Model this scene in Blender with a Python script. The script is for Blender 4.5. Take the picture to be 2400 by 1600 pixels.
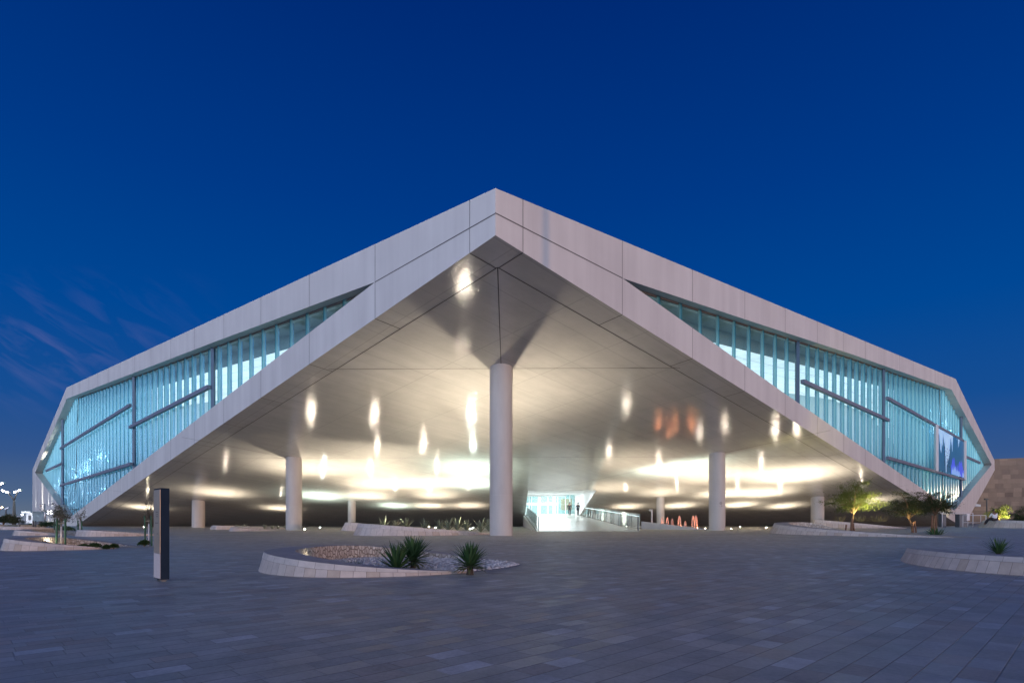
import bpy, bmesh, math, random
from mathutils import Vector, Matrix
from mathutils.geometry import tessellate_polygon

# ------------------------------------------------------------------ scene, camera, sky, sun
for o in list(bpy.data.objects):
    bpy.data.objects.remove(o)
S = bpy.context.scene
COL = S.collection
R = math.radians
F, HX, HY, EYE = 1357.0, 1200.0, 1219.0, 0.9      # focal length / principal point in photo pixels, eye height

cam = bpy.data.cameras.new("camera"); camo = bpy.data.objects.new("camera", cam); COL.objects.link(camo)
cam.sensor_width = 36.0; cam.lens = 36.0 * F / 2400.0
cam.shift_y = (HY - 800.0) / 2400.0
cam.clip_start = 0.1; cam.clip_end = 5000
camo.location = (0, 0, EYE); camo.rotation_euler = (R(90), 0, 0)
S.camera = camo
S.view_settings.view_transform = 'Standard'; S.view_settings.look = 'None'
S.view_settings.exposure = 0.0; S.view_settings.gamma = 1.0
S.cycles.use_denoising = True
S.cycles.max_bounces = 7; S.cycles.diffuse_bounces = 4; S.cycles.glossy_bounces = 3
S.cycles.transparent_max_bounces = 16; S.cycles.transmission_bounces = 4
S.cycles.sample_clamp_indirect = 4.0; S.cycles.blur_glossy = 0.3
S.cycles.caustics_reflective = False; S.cycles.caustics_refractive = False


def srgb(r, g, b):
    f = lambda c: (c / 255.0) / 12.92 if c <= 10 else ((c / 255.0 + 0.055) / 1.055) ** 2.4
    return (f(r), f(g), f(b), 1.0)


class NT:
    """small helper round a node tree"""
    def __init__(s, tree):
        s.t = tree; s.n = tree.nodes; s.l = tree.links

    def node(s, kind, **kw):
        n = s.n.new(kind)
        for k, v in kw.items():
            setattr(n, k, v)
        return n

    def link(s, a, b):
        s.l.new(a, b)

    def val(s, sock, v):
        if hasattr(v, 'is_output') or isinstance(v, bpy.types.NodeSocket):
            s.l.new(v, sock)
        else:
            sock.default_value = v

    def math(s, op, a, b=0.0, c=None, clamp=False):
        n = s.n.new('ShaderNodeMath'); n.operation = op; n.use_clamp = clamp
        s.val(n.inputs[0], a); s.val(n.inputs[1], b)
        if c is not None:
            s.val(n.inputs[2], c)
        return n.outputs[0]

    def mix(s, f, a, b, blend='MIX'):
        n = s.n.new('ShaderNodeMix'); n.data_type = 'RGBA'; n.blend_type = blend
        s.val(n.inputs[0], f); s.val(n.inputs[6], a); s.val(n.inputs[7], b)
        return n.outputs[2]

    def ramp(s, f, stops, interp='LINEAR'):
        n = s.n.new('ShaderNodeValToRGB'); e = n.color_ramp; e.interpolation = interp
        while len(e.elements) > 1:
            e.elements.remove(e.elements[-1])
        e.elements[0].position = stops[0][0]; e.elements[0].color = stops[0][1]
        for p, c in stops[1:]:
            x = e.elements.new(p); x.color = c
        s.val(n.inputs[0], f)
        return n.outputs[0]

    def noise(s, vec, scale, detail=3.0, rough=0.5, dist=0.0):
        n = s.n.new('ShaderNodeTexNoise'); n.inputs['Scale'].default_value = scale
        n.inputs['Detail'].default_value = detail; n.inputs['Roughness'].default_value = rough
        n.inputs['Distortion'].default_value = dist
        if vec is not None:
            s.l.new(vec, n.inputs['Vector'])
        return n.outputs[0]


def build_world():
    w = bpy.data.worlds.new("World"); S.world = w; w.use_nodes = True
    t = NT(w.node_tree)
    bg = t.n['Background']
    tc = t.node('ShaderNodeTexCoord'); sep = t.node('ShaderNodeSeparateXYZ'); t.link(tc.outputs['Generated'], sep.inputs[0])
    x, y, z = sep.outputs
    zc = t.math('MAXIMUM', z, 0.0)
    east = t.ramp(zc, [(0.0, srgb(102, 114, 132)), (0.03, srgb(80, 102, 134)), (0.09, srgb(52, 86, 140)), (0.17, srgb(22, 78, 147)),
                       (0.30, srgb(0, 71, 148)), (0.47, srgb(0, 57, 135)), (0.67, srgb(0, 42, 116)), (1.0, srgb(0, 30, 88))])
    # left of the view the sky is a little more violet near the ground
    # clouds: faint rosy streaks low in the sky on the left
    yy = t.math('MAXIMUM', y, 0.05)
    u = t.math('DIVIDE', x, yy); v = t.math('DIVIDE', z, yy)
    a = t.math('ADD', t.math('MULTIPLY', u, 0.87), t.math('MULTIPLY', v, -0.49))
    b = t.math('ADD', t.math('MULTIPLY', u, 0.49), t.math('MULTIPLY', v, 0.87))
    cv = t.node('ShaderNodeCombineXYZ'); t.val(cv.inputs[0], t.math('MULTIPLY', a, 7.0)); t.val(cv.inputs[1], t.math('MULTIPLY', b, 34.0))
    nz = t.noise(cv.outputs[0], 1.0, 4.0, 0.55, 0.6)
    nz = t.math('MULTIPLY', t.math('SUBTRACT', nz, 0.47), 4.5, clamp=True)
    mu = t.math('SUBTRACT', 1.0, t.math('MULTIPLY', t.math('ABSOLUTE', t.math('ADD', u, 0.82)), 3.0), clamp=True)
    mv = t.math('SUBTRACT', 1.0, t.math('MULTIPLY', t.math('ABSOLUTE', t.math('ADD', v, -0.30)), 7.0), clamp=True)
    cm = t.math('MULTIPLY', t.math('MULTIPLY', nz, mu), t.math('MULTIPLY', mv, 0.34))
    front = t.mix(cm, east, srgb(104, 110, 168))
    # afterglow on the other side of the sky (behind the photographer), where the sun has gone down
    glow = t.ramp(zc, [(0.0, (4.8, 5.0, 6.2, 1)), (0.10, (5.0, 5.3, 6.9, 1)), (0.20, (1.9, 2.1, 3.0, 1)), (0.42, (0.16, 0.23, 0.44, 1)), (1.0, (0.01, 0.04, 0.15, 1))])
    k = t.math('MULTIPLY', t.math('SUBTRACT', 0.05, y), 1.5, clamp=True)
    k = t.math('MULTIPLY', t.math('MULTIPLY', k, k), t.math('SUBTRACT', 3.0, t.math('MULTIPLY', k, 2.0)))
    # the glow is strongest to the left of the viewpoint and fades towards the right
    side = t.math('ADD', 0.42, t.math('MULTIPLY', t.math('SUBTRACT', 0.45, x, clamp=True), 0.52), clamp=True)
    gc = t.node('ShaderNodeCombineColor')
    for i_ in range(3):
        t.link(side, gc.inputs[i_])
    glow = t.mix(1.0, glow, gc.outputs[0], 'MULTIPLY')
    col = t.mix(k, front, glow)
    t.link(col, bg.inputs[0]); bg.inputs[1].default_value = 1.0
    w.cycles_visibility if False else None


build_world()

sun = bpy.data.lights.new("sun", 'SUN'); suno = bpy.data.objects.new("sun", sun); COL.objects.link(suno)
sun.energy = 0.95; sun.angle = R(0.5); sun.color = (1.0, 0.52, 0.28)
suno.rotation_euler = Vector((0.86, -0.50, 0.035)).to_track_quat('Z', 'Y').to_euler()   # sun lamp standing in for warm street lighting, low on the right


# ------------------------------------------------------------------ mesh helpers
def zoomed(x0, y0, k):
    return lambda px, py: (x0 + px / k, y0 + py / k)


def at(px, py, Y):
    """photo pixel + depth -> world point"""
    return Vector(((px - HX) / F * Y, Y, EYE - (py - HY) / F * Y))


def gnd(px, py):
    """photo pixel on the plaza -> world point"""
    Y = EYE * F / (py - HY)
    return Vector(((px - HX) / F * Y, Y, 0.0))


class MB:
    def __init__(s):
        s.v = []; s.f = []; s.uv = {}

    def add(s, verts, faces):
        n = len(s.v); s.v += [Vector(v) for v in verts]
        s.f += [tuple(i + n for i in f) for f in faces]

    def quad(s, a, b, c, d):
        s.add([a, b, c, d], [(0, 1, 2, 3)])

    def box(s, c, size, m=None):
        c = Vector(c); x, y, z = [q / 2 for q in size]
        vs = [Vector((i, j, k)) for i in (-x, x) for j in (-y, y) for k in (-z, z)]
        if m is not None:
            vs = [m @ v for v in vs]
        s.add([c + v for v in vs], [(0, 1, 3, 2), (4, 6, 7, 5), (0, 4, 5, 1), (2, 3, 7, 6), (0, 2, 6, 4), (1, 5, 7, 3)])

    def bar(s, a, b, w, h, up=(0, 0, 1)):
        """box beam from a to b, w wide, h high"""
        a = Vector(a); b = Vector(b); d = (b - a).normalized(); up = Vector(up)
        sd = d.cross(up)
        if sd.length < 1e-4:
            sd = Vector((1, 0, 0))
        sd.normalize(); u = sd.cross(d).normalized()
        p = []
        for q in (a, b):
            p += [q - sd * w / 2 - u * h / 2, q + sd * w / 2 - u * h / 2, q + sd * w / 2 + u * h / 2, q - sd * w / 2 + u * h / 2]
        s.add(p, [(3, 2, 1, 0), (4, 5, 6, 7), (0, 1, 5, 4), (1, 2, 6, 5), (2, 3, 7, 6), (3, 0, 4, 7)])

    def tube(s, pts, rad, n=8, cap=True):
        pts = [Vector(p) for p in pts]; base = len(s.v)
        for i, p in enumerate(pts):
            d = (pts[min(i + 1, len(pts) - 1)] - pts[max(i - 1, 0)]).normalized()
            q = d.orthogonal().normalized() if abs(d.z) < 0.95 else Vector((1, 0, 0))
            q = (q - d * q.dot(d)).normalized(); r2 = d.cross(q)
            r = rad[i] if hasattr(rad, '__len__') else rad
            s.v += [p + (q * math.cos(2 * math.pi * k / n) + r2 * math.sin(2 * math.pi * k / n)) * r for k in range(n)]
        for i in range(len(pts) - 1):
            for k in range(n):
                s.f.append((base + i * n + k, base + i * n + (k + 1) % n, base + (i + 1) * n + (k + 1) % n, base + (i + 1) * n + k))
        if cap:
            s.f.append(tuple(base + k for k in reversed(range(n))))
            s.f.append(tuple(base + (len(pts) - 1) * n + k for k in range(n)))

    def lathe(s, prof, n=16, c=(0, 0, 0)):
        c = Vector(c); base = len(s.v)
        for r, z in prof:
            s.v += [c + Vector((r * math.cos(2 * math.pi * k / n), r * math.sin(2 * math.pi * k / n), z)) for k in range(n)]
        for i in range(len(prof) - 1):
            for k in range(n):
                s.f.append((base + i * n + k, base + i * n + (k + 1) % n, base + (i + 1) * n + (k + 1) % n, base + (i + 1) * n + k))
        s.f.append(tuple(base + k for k in reversed(range(n))))
        s.f.append(tuple(base + (len(prof) - 1) * n + k for k in range(n)))

    def build(s, name, mat, parent=None, smooth=False, uvs=None, recalc=False):
        me = bpy.data.meshes.new(name); me.from_pydata([tuple(v) for v in s.v], [], s.f); me.update()
        if recalc:
            bm = bmesh.new(); bm.from_mesh(me); bmesh.ops.remove_doubles(bm, verts=bm.verts, dist=1e-4)
            bmesh.ops.recalc_face_normals(bm, faces=bm.faces); bm.to_mesh(me); bm.free()
        if uvs is not None:
            lay = me.uv_layers.new(name="UVMap")
            for lp in me.loops:
                lay.data[lp.index].uv = uvs[lp.vertex_index]
        if smooth:
            for p in me.polygons:
                p.use_smooth = True
        if smooth == 'auto':
            me.set_sharp_from_angle(angle=R(40))
        o = bpy.data.objects.new(name, me); COL.objects.link(o)
        if mat:
            me.materials.append(mat)
        if parent:
            o.parent = parent
            o.matrix_parent_inverse = Matrix.Translation(-Vector(parent.location)) if parent.rotation_euler == parent.rotation_euler.__class__() else parent.matrix_world.inverted()
        return o


def tag(o, label=None, cat=None, group=None, kind=None):
    for k, v in (('label', label), ('category', cat), ('group', group), ('kind', kind)):
        if v:
            o[k] = v
    return o


def thing(name, loc, label, cat, group=None):
    o = bpy.data.objects.new(name, None); o.empty_display_size = 0.2
    o.location = loc; COL.objects.link(o)
    return tag(o, label, cat, group)


def dup(root, loc, rz, scale, label, group):
    c = root.copy(); COL.objects.link(c)
    c.location = loc; c.rotation_euler = (0, 0, rz); c.scale = (scale,) * 3
    c['label'] = label; c['group'] = group
    for ch in root.children:
        d = ch.copy(); COL.objects.link(d); d.parent = c
        for g in ch.children:
            e = g.copy(); COL.objects.link(e); e.parent = d
    return c


ORD = ['first', 'second', 'third', 'fourth', 'fifth', 'sixth', 'seventh', 'eighth', 'ninth', 'tenth', 'eleventh', 'twelfth', 'thirteenth',
       'fourteenth', 'fifteenth', 'sixteenth', 'seventeenth', 'eighteenth', 'nineteenth', 'twentieth', 'twenty-first', 'twenty-second', 'twenty-third',
       'twenty-fourth', 'twenty-fifth', 'twenty-sixth', 'twenty-seventh', 'twenty-eighth', 'twenty-ninth', 'thirtieth', 'thirty-first', 'thirty-second',
       'thirty-third', 'thirty-fourth', 'thirty-fifth', 'thirty-sixth', 'thirty-seventh', 'thirty-eighth', 'thirty-ninth', 'fortieth', 'forty-first', 'forty-second', 'forty-third', 'forty-fourth', 'forty-fifth', 'forty-sixth']


def lamp(kind, name, loc, power, color=(1, 1, 1), parent=None, **kw):
    l = bpy.data.lights.new(name, kind); l.energy = power; l.color = color
    for k, v in kw.items():
        setattr(l, k, v)
    o = bpy.data.objects.new(name, l); COL.objects.link(o); o.location = loc
    return o


# ------------------------------------------------------------------ materials
def mat(name, col=(0.5, 0.5, 0.5, 1), rough=0.6, metal=0.0, spec=0.5, emit=None, es=0.0):
    m = bpy.data.materials.new(name); m.use_nodes = True
    p = m.node_tree.nodes['Principled BSDF']
    p.inputs['Base Color'].default_value = col if len(col) == 4 else (*col, 1)
    p.inputs['Roughness'].default_value = rough; p.inputs['Metallic'].default_value = metal
    p.inputs['Specular IOR Level'].default_value = spec
    if emit:
        p.inputs['Emission Color'].default_value = (*emit[:3], 1); p.inputs['Emission Strength'].default_value = es
    m.diffuse_color = p.inputs['Base Color'].default_value
    return m


def varied(name, c1, c2, scale=2.0, rough=0.6, bump=0.0, bscale=20.0, metal=0.0, detail=5.0, stretch=None, spec=0.5):
    """base colour wandering between two tones, with a fine bump"""
    m = mat(name, c1, rough, metal, spec); t = NT(m.node_tree); p = t.n['Principled BSDF']
    tc = t.node('ShaderNodeTexCoord'); vec = tc.outputs['Object']
    if stretch:
        mp = t.node('ShaderNodeMapping'); mp.inputs['Scale'].default_value = stretch; t.link(vec, mp.inputs[0]); vec = mp.outputs[0]
    n = t.noise(vec, scale, detail, 0.6)
    f = t.math('MULTIPLY', t.math('SUBTRACT', n, 0.3), 2.5, clamp=True)
    t.link(t.mix(f, (*c1[:3], 1), (*c2[:3], 1)), p.inputs['Base Color'])
    if bump:
        b = t.node('ShaderNodeBump'); b.inputs['Strength'].default_value = bump; b.inputs['Distance'].default_value = 0.02
        t.link(t.noise(vec, bscale, 4.0), b.inputs['Height']); t.link(b.outputs[0], p.inputs['Normal'])
    return m


def mat_paving():
    m = mat('paving', (0.15, 0.15, 0.16), 0.7); t = NT(m.node_tree); p = t.n['Principled BSDF']
    geo = t.node('ShaderNodeNewGeometry'); sep = t.node('ShaderNodeSeparateXYZ'); t.link(geo.outputs['Position'], sep.inputs[0])
    x, y, _ = sep.outputs
    c, s = math.cos(R(44.5)), math.sin(R(44.5))
    u = t.math('ADD', t.math('MULTIPLY', x, c), t.math('MULTIPLY', y, s))
    v = t.math('ADD', t.math('MULTIPLY', x, -s), t.math('MULTIPLY', y, c))
    v = t.math('ADD', v, 400.0); u = t.math('ADD', u, 400.0)
    rh = 0.172
    vr = t.math('DIVIDE', v, rh); row = t.math('FLOOR', vr); fv = t.math('FRACT', vr)
    wn = t.node('ShaderNodeTexWhiteNoise', noise_dimensions='1D'); t.link(row, wn.inputs['W'])
    rnd = wn.outputs['Value']
    ln = t.math('ADD', 0.24, t.math('MULTIPLY', t.math('FRACT', t.math('MULTIPLY', rnd, 7.31)), 0.12))
    ur = t.math('DIVIDE', t.math('ADD', u, t.math('MULTIPLY', rnd, 5.0)), ln); cell = t.math('FLOOR', ur); fu = t.math('FRACT', ur)
    cv = t.node('ShaderNodeCombineXYZ'); t.link(cell, cv.inputs[0]); t.link(row, cv.inputs[1])
    w2 = t.node('ShaderNodeTexWhiteNoise', noise_dimensions='2D'); t.link(cv.outputs[0], w2.inputs['Vector'])
    r1 = w2.outputs['Value']
    tone = t.ramp(r1, [(0.0, (0.319, 0.307, 0.278, 1)), (0.10, (0.403, 0.348, 0.294, 1)), (0.22, (0.356, 0.348, 0.319, 1)), (0.45, (0.393, 0.387, 0.357, 1)),
                       (0.62, (0.343, 0.341, 0.316, 1)), (0.80, (0.413, 0.394, 0.351, 1)), (0.93, (0.403, 0.400, 0.379, 1)), (0.975, (0.479, 0.479, 0.466, 1)), (1.0, (0.538, 0.533, 0.521, 1))])
    pos = t.node('ShaderNodeTexCoord').outputs['Object']
    n1 = t.noise(pos, 2.6, 6.0, 0.65); n2 = t.noise(pos, 34.0, 4.0, 0.6); n3 = t.noise(pos, 0.22, 3.0)
    f = t.math('ADD', t.math('ADD', t.math('MULTIPLY', n1, 1.05), t.math('MULTIPLY', n2, 0.75)), t.math('ADD', t.math('MULTIPLY', n3, 0.7), -0.20))
    fc = t.node('ShaderNodeCombineColor')
    for i in range(3):
        t.link(f, fc.inputs[i])
    col = t.mix(1.0, tone, fc.outputs[0], 'MULTIPLY')
    jv = t.math('MINIMUM', fv, t.math('SUBTRACT', 1.0, fv)); jv = t.math('MULTIPLY', jv, rh)
    ju = t.math('MINIMUM', fu, t.math('SUBTRACT', 1.0, fu)); ju = t.math('MULTIPLY', ju, ln)
    joint_v = t.math('SUBTRACT', 1.0, t.math('DIVIDE', jv, 0.007), clamp=True)
    joint_u = t.math('MULTIPLY', t.math('SUBTRACT', 1.0, t.math('DIVIDE', ju, 0.005), clamp=True), 0.75)
    joint = t.math('MULTIPLY', t.math('MAXIMUM', joint_v, joint_u), t.math('ADD', 0.35, t.math('MULTIPLY', n1, 1.2)), clamp=True)
    col = t.mix(t.math('MULTIPLY', joint, 0.85), col, (0.075, 0.073, 0.07, 1))
    lime = t.math('MULTIPLY', t.math('MULTIPLY', joint_u, t.math('GREATER_THAN', t.math('FRACT', t.math('MULTIPLY', r1, 23.3)), 0.72)), t.math('SUBTRACT', 1.0, joint_v), clamp=True)
    col = t.mix(lime, col, (0.62, 0.58, 0.53, 1))
    t.link(col, p.inputs['Base Color'])
    rg = t.math('ADD', 0.34, t.math('MULTIPLY', t.math('FRACT', t.math('MULTIPLY', r1, 13.7)), 0.22))
    t.link(t.math('ADD', rg, t.math('MULTIPLY', n2, 0.12)), p.inputs['Roughness'])
    b = t.node('ShaderNodeBump'); b.inputs['Strength'].default_value = 0.55; b.inputs['Distance'].default_value = 0.008
    hgt = t.math('SUBTRACT', t.math('ADD', t.math('MULTIPLY', n2, 0.35), t.math('MULTIPLY', t.math('FRACT', t.math('MULTIPLY', r1, 5.1)), 0.5)), t.math('MULTIPLY', joint, 0.9))
    t.link(hgt, b.inputs['Height']); t.link(b.outputs[0], p.inputs['Normal'])
    return m


def mat_blocks(name, tones, bw, bh, joint=0.012, rough=0.75, dark=0.45, bump=0.3, uv=True, scale_noise=6.0):
    """dressed stone laid in courses, from the UV map (u along, v up, in metres)"""
    m = mat(name, tones[0], rough); t = NT(m.node_tree); p = t.n['Principled BSDF']
    tc = t.node('ShaderNodeTexCoord'); sep = t.node('ShaderNodeSeparateXYZ'); t.link(tc.outputs['UV'], sep.inputs[0])
    u, v, _ = sep.outputs
    vr = t.math('DIVIDE', v, bh); row = t.math('FLOOR', vr); fv = t.math('FRACT', vr)
    wn = t.node('ShaderNodeTexWhiteNoise', noise_dimensions='1D'); t.link(row, wn.inputs['W'])
    ur = t.math('ADD', t.math('DIVIDE', u, bw), t.math('MULTIPLY', wn.outputs['Value'], 3.0)); cell = t.math('FLOOR', ur); fu = t.math('FRACT', ur)
    cv = t.node('ShaderNodeCombineXYZ'); t.link(cell, cv.inputs[0]); t.link(row, cv.inputs[1])
    w2 = t.node('ShaderNodeTexWhiteNoise', noise_dimensions='2D'); t.link(cv.outputs[0], w2.inputs['Vector'])
    n = len(tones)
    tone = t.ramp(w2.outputs['Value'], [(i / max(1, n - 1), (*q[:3], 1)) for i, q in enumerate(tones)])
    nz = t.noise(tc.outputs['Object'], scale_noise, 5.0, 0.6)
    f = t.math('ADD', 0.7, t.math('MULTIPLY', nz, 0.6))
    fc = t.node('ShaderNodeCombineColor')
    for i in range(3):
        t.link(f, fc.inputs[i])
    col = t.mix(1.0, tone, fc.outputs[0], 'MULTIPLY')
    ju = t.math('MULTIPLY', t.math('MINIMUM', fu, t.math('SUBTRACT', 1.0, fu)), bw)
    jv = t.math('MULTIPLY', t.math('MINIMUM', fv, t.math('SUBTRACT', 1.0, fv)), bh)
    jj = t.math('SUBTRACT', 1.0, t.math('DIVIDE', t.math('MINIMUM', ju, jv), joint), clamp=True)
    d = tuple(c * (1 - dark) for c in tones[0][:3])
    col = t.mix(jj, col, (d[0] * 0.4, d[1] * 0.4, d[2] * 0.4, 1))
    t.link(col, p.inputs['Base Color'])
    b = t.node('ShaderNodeBump'); b.inputs['Strength'].default_value = bump; b.inputs['Distance'].default_value = 0.01
    t.link(t.math('SUBTRACT', t.math('MULTIPLY', nz, 0.5), jj), b.inputs['Height']); t.link(b.outputs[0], p.inputs['Normal'])
    return m


def mat_rubble():
    m = mat('rubble_stone', (0.4, 0.34, 0.27), 0.85); t = NT(m.node_tree); p = t.n['Principled BSDF']
    tc = t.node('ShaderNodeTexCoord')
    mp = t.node('ShaderNodeMapping'); mp.inputs['Scale'].default_value = (9.5, 8.5, 1.0); t.link(tc.outputs['UV'], mp.inputs[0])
    vo = t.node('ShaderNodeTexVoronoi', feature='DISTANCE_TO_EDGE', voronoi_dimensions='2D'); t.link(mp.outputs[0], vo.inputs['Vector']); vo.inputs['Scale'].default_value = 1.0
    v2 = t.node('ShaderNodeTexVoronoi', voronoi_dimensions='2D'); t.link(mp.outputs[0], v2.inputs['Vector']); v2.inputs['Scale'].default_value = 1.0
    sc = t.node('ShaderNodeSeparateColor'); t.link(v2.outputs['Color'], sc.inputs[0])
    tone = t.ramp(sc.outputs[0], [(0, (0.36, 0.33, 0.29, 1)), (0.5, (0.47, 0.44, 0.39, 1)), (1, (0.56, 0.53, 0.48, 1))])
    e = t.math('MULTIPLY', vo.outputs['Distance'], 11.0, clamp=True)
    t.link(t.mix(e, (0.19, 0.15, 0.11, 1), tone), p.inputs['Base Color'])
    b = t.node('ShaderNodeBump'); b.inputs['Strength'].default_value = 1.0; b.inputs['Distance'].default_value = 0.06
    h = t.math('ADD', t.math('MULTIPLY', e, 0.7), t.math('MULTIPLY', t.noise(tc.outputs['Object'], 22.0, 4.0), 0.4))
    t.link(h, b.inputs['Height']); t.link(b.outputs[0], p.inputs['Normal'])
    return m


def mat_fascia():
    """white cast panels with faint vertical weathering"""
    m = mat('white_panel', (0.56, 0.55, 0.53), 0.55); t = NT(m.node_tree); p = t.n['Principled BSDF']
    tc = t.node('ShaderNodeTexCoord'); mp = t.node('ShaderNodeMapping'); mp.inputs['Scale'].default_value = (1.0, 1.0, 0.07); t.link(tc.outputs['Object'], mp.inputs[0])
    n = t.noise(mp.outputs[0], 0.9, 6.0, 0.6); n2 = t.noise(tc.outputs['Object'], 0.35, 4.0)
    f = t.math('MULTIPLY', t.math('SUBTRACT', t.math('ADD', t.math('MULTIPLY', n, 0.65), t.math('MULTIPLY', n2, 0.35)), 0.38), 4.0, clamp=True)
    t.link(t.mix(f, (0.52, 0.508, 0.49, 1), (0.61, 0.60, 0.575, 1)), p.inputs['Base Color'])
    return m


def mat_soffit():
    """polished off-white cladding: glossy, slightly wavy, panel joints"""
    m = mat('polished_cladding', (0.5, 0.47, 0.42), 0.24); t = NT(m.node_tree); p = t.n['Principled BSDF']
    geo = t.node('ShaderNodeNewGeometry'); pos = geo.outputs['Position']
    mp = t.node('ShaderNodeMapping'); mp.inputs['Rotation'].default_value = (0, 0, R(-45)); t.link(pos, mp.inputs[0])
    st = t.node('ShaderNodeMapping'); st.inputs['Scale'].default_value = (0.16, 1.3, 1.0); t.link(mp.outputs[0], st.inputs[0])
    n1 = t.noise(st.outputs[0], 1.0, 5.0, 0.6); n2 = t.noise(pos, 0.8, 4.0, 0.6)
    f = t.math('MULTIPLY', t.math('SUBTRACT', t.math('ADD', t.math('MULTIPLY', n1, 0.6), t.math('MULTIPLY', n2, 0.4)), 0.36), 3.2, clamp=True)
    
    t.link(t.math('ADD', 0.045, t.math('MULTIPLY', n2, 0.11)), p.inputs['Roughness'])
    p.inputs['Specular IOR Level'].default_value = 0.62
    sep = t.node('ShaderNodeSeparateXYZ'); t.link(mp.outputs[0], sep.inputs[0])
    # panels 2.46 m by 4.9 m: faint dips at their joints
    gu = t.math('FRACT', t.math('DIVIDE', t.math('ADD', sep.outputs[0], 200), 4.92)); gv = t.math('FRACT', t.math('DIVIDE', t.math('ADD', sep.outputs[1], 200), 2.46))
    lu = t.math('LESS_THAN', gu, 0.010); lv = t.math('LESS_THAN', gv, 0.016)
    ln = t.math('MAXIMUM', lu, lv)
    t.link(t.mix(t.math('MULTIPLY', ln, 0.28), t.mix(f, (0.51, 0.485, 0.44, 1), (0.60, 0.57, 0.52, 1)), (0.2, 0.19, 0.17, 1)), p.inputs['Base Color'])
    w = t.noise(st.outputs[0], 2.2, 3.0, 0.5); w2 = t.noise(pos, 4.5, 3.0, 0.6)
    h = t.math('SUBTRACT', t.math('ADD', t.math('MULTIPLY', w, 0.5), t.math('MULTIPLY', w2, 0.5)), t.math('MULTIPLY', ln, 0.22))
    b = t.node('ShaderNodeBump'); b.inputs['Strength'].default_value = 0.30; b.inputs['Distance'].default_value = 0.06
    t.link(h, b.inputs['Height']); t.link(b.outputs[0], p.inputs['Normal'])
    return m


def mat_glass_wall():
    """corrugated aqua glass: clear face on, deep where seen edge on, with a light frit"""
    m = bpy.data.materials.new('corrugated_glass'); m.use_nodes = True; t = NT(m.node_tree)
    t.n.remove(t.n['Principled BSDF']); out = t.n['Material Output']
    lw = t.node('ShaderNodeLayerWeight'); lw.inputs[0].default_value = 0.5
    fc = lw.outputs['Facing']
    tint = t.ramp(fc, [(0.0, (0.74, 0.88, 0.92, 1)), (0.25, (0.60, 0.82, 0.88, 1)), (0.45, (0.34, 0.64, 0.76, 1)), (0.7, (0.08, 0.34, 0.52, 1)), (1.0, (0.02, 0.14, 0.30, 1))])
    tr = t.node('ShaderNodeBsdfTransparent'); t.link(tint, tr.inputs[0])
    tl = t.node('ShaderNodeBsdfTranslucent')
    t.link(t.ramp(fc, [(0.0, (0.64, 0.92, 0.94, 1)), (0.32, (0.48, 0.86, 0.90, 1)), (0.55, (0.27, 0.68, 0.82, 1)), (0.85, (0.06, 0.34, 0.54, 1)), (1.0, (0.015, 0.11, 0.24, 1))]), tl.inputs[0])
    mx = t.node('ShaderNodeMixShader'); t.link(t.ramp(fc, [(0.0, (0.12,) * 3 + (1,)), (0.22, (0.16,) * 3 + (1,)), (0.36, (0.72,) * 3 + (1,)), (1.0, (0.85,) * 3 + (1,))]), mx.inputs[0])
    t.link(tr.outputs[0], mx.inputs[1]); t.link(tl.outputs[0], mx.inputs[2])
    gl = t.node('ShaderNodeBsdfGlossy'); gl.inputs['Roughness'].default_value = 0.06; gl.inputs[0].default_value = (0.55, 0.85, 1, 1)
    m2 = t.node('ShaderNodeMixShader'); t.link(t.math('ADD', 0.04, t.math('MULTIPLY', t.math('POWER', fc, 4.0), 0.35)), m2.inputs[0]); t.link(mx.outputs[0], m2.inputs[1]); t.link(gl.outputs[0], m2.inputs[2])
    t.link(m2.outputs[0], out.inputs[0]); m.diffuse_color = (0.4, 0.75, 0.8, 1)
    return m


def mat_clear_glass(name='railing_glass', tint=(0.82, 0.95, 0.96, 1), frost=0.3):
    m = bpy.data.materials.new(name); m.use_nodes = True; t = NT(m.node_tree)
    t.n.remove(t.n['Principled BSDF']); out = t.n['Material Output']
    tr = t.node('ShaderNodeBsdfTransparent'); tr.inputs[0].default_value = tint
    df = t.node('ShaderNodeBsdfTranslucent'); df.inputs[0].default_value = (0.72, 0.93, 0.94, 1)
    mx = t.node('ShaderNodeMixShader'); mx.inputs[0].default_value = frost; t.link(tr.outputs[0], mx.inputs[1]); t.link(df.outputs[0], mx.inputs[2])
    gl = t.node('ShaderNodeBsdfGlossy'); gl.inputs['Roughness'].default_value = 0.03
    lw = t.node('ShaderNodeLayerWeight'); lw.inputs[0].default_value = 0.5
    m2 = t.node('ShaderNodeMixShader'); t.link(t.math('ADD', 0.04, t.math('MULTIPLY', t.math('POWER', lw.outputs['Facing'], 4.0), 0.8)), m2.inputs[0]); t.link(mx.outputs[0], m2.inputs[1]); t.link(gl.outputs[0], m2.inputs[2])
    t.link(m2.outputs[0], out.inputs[0])
    return m


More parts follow.
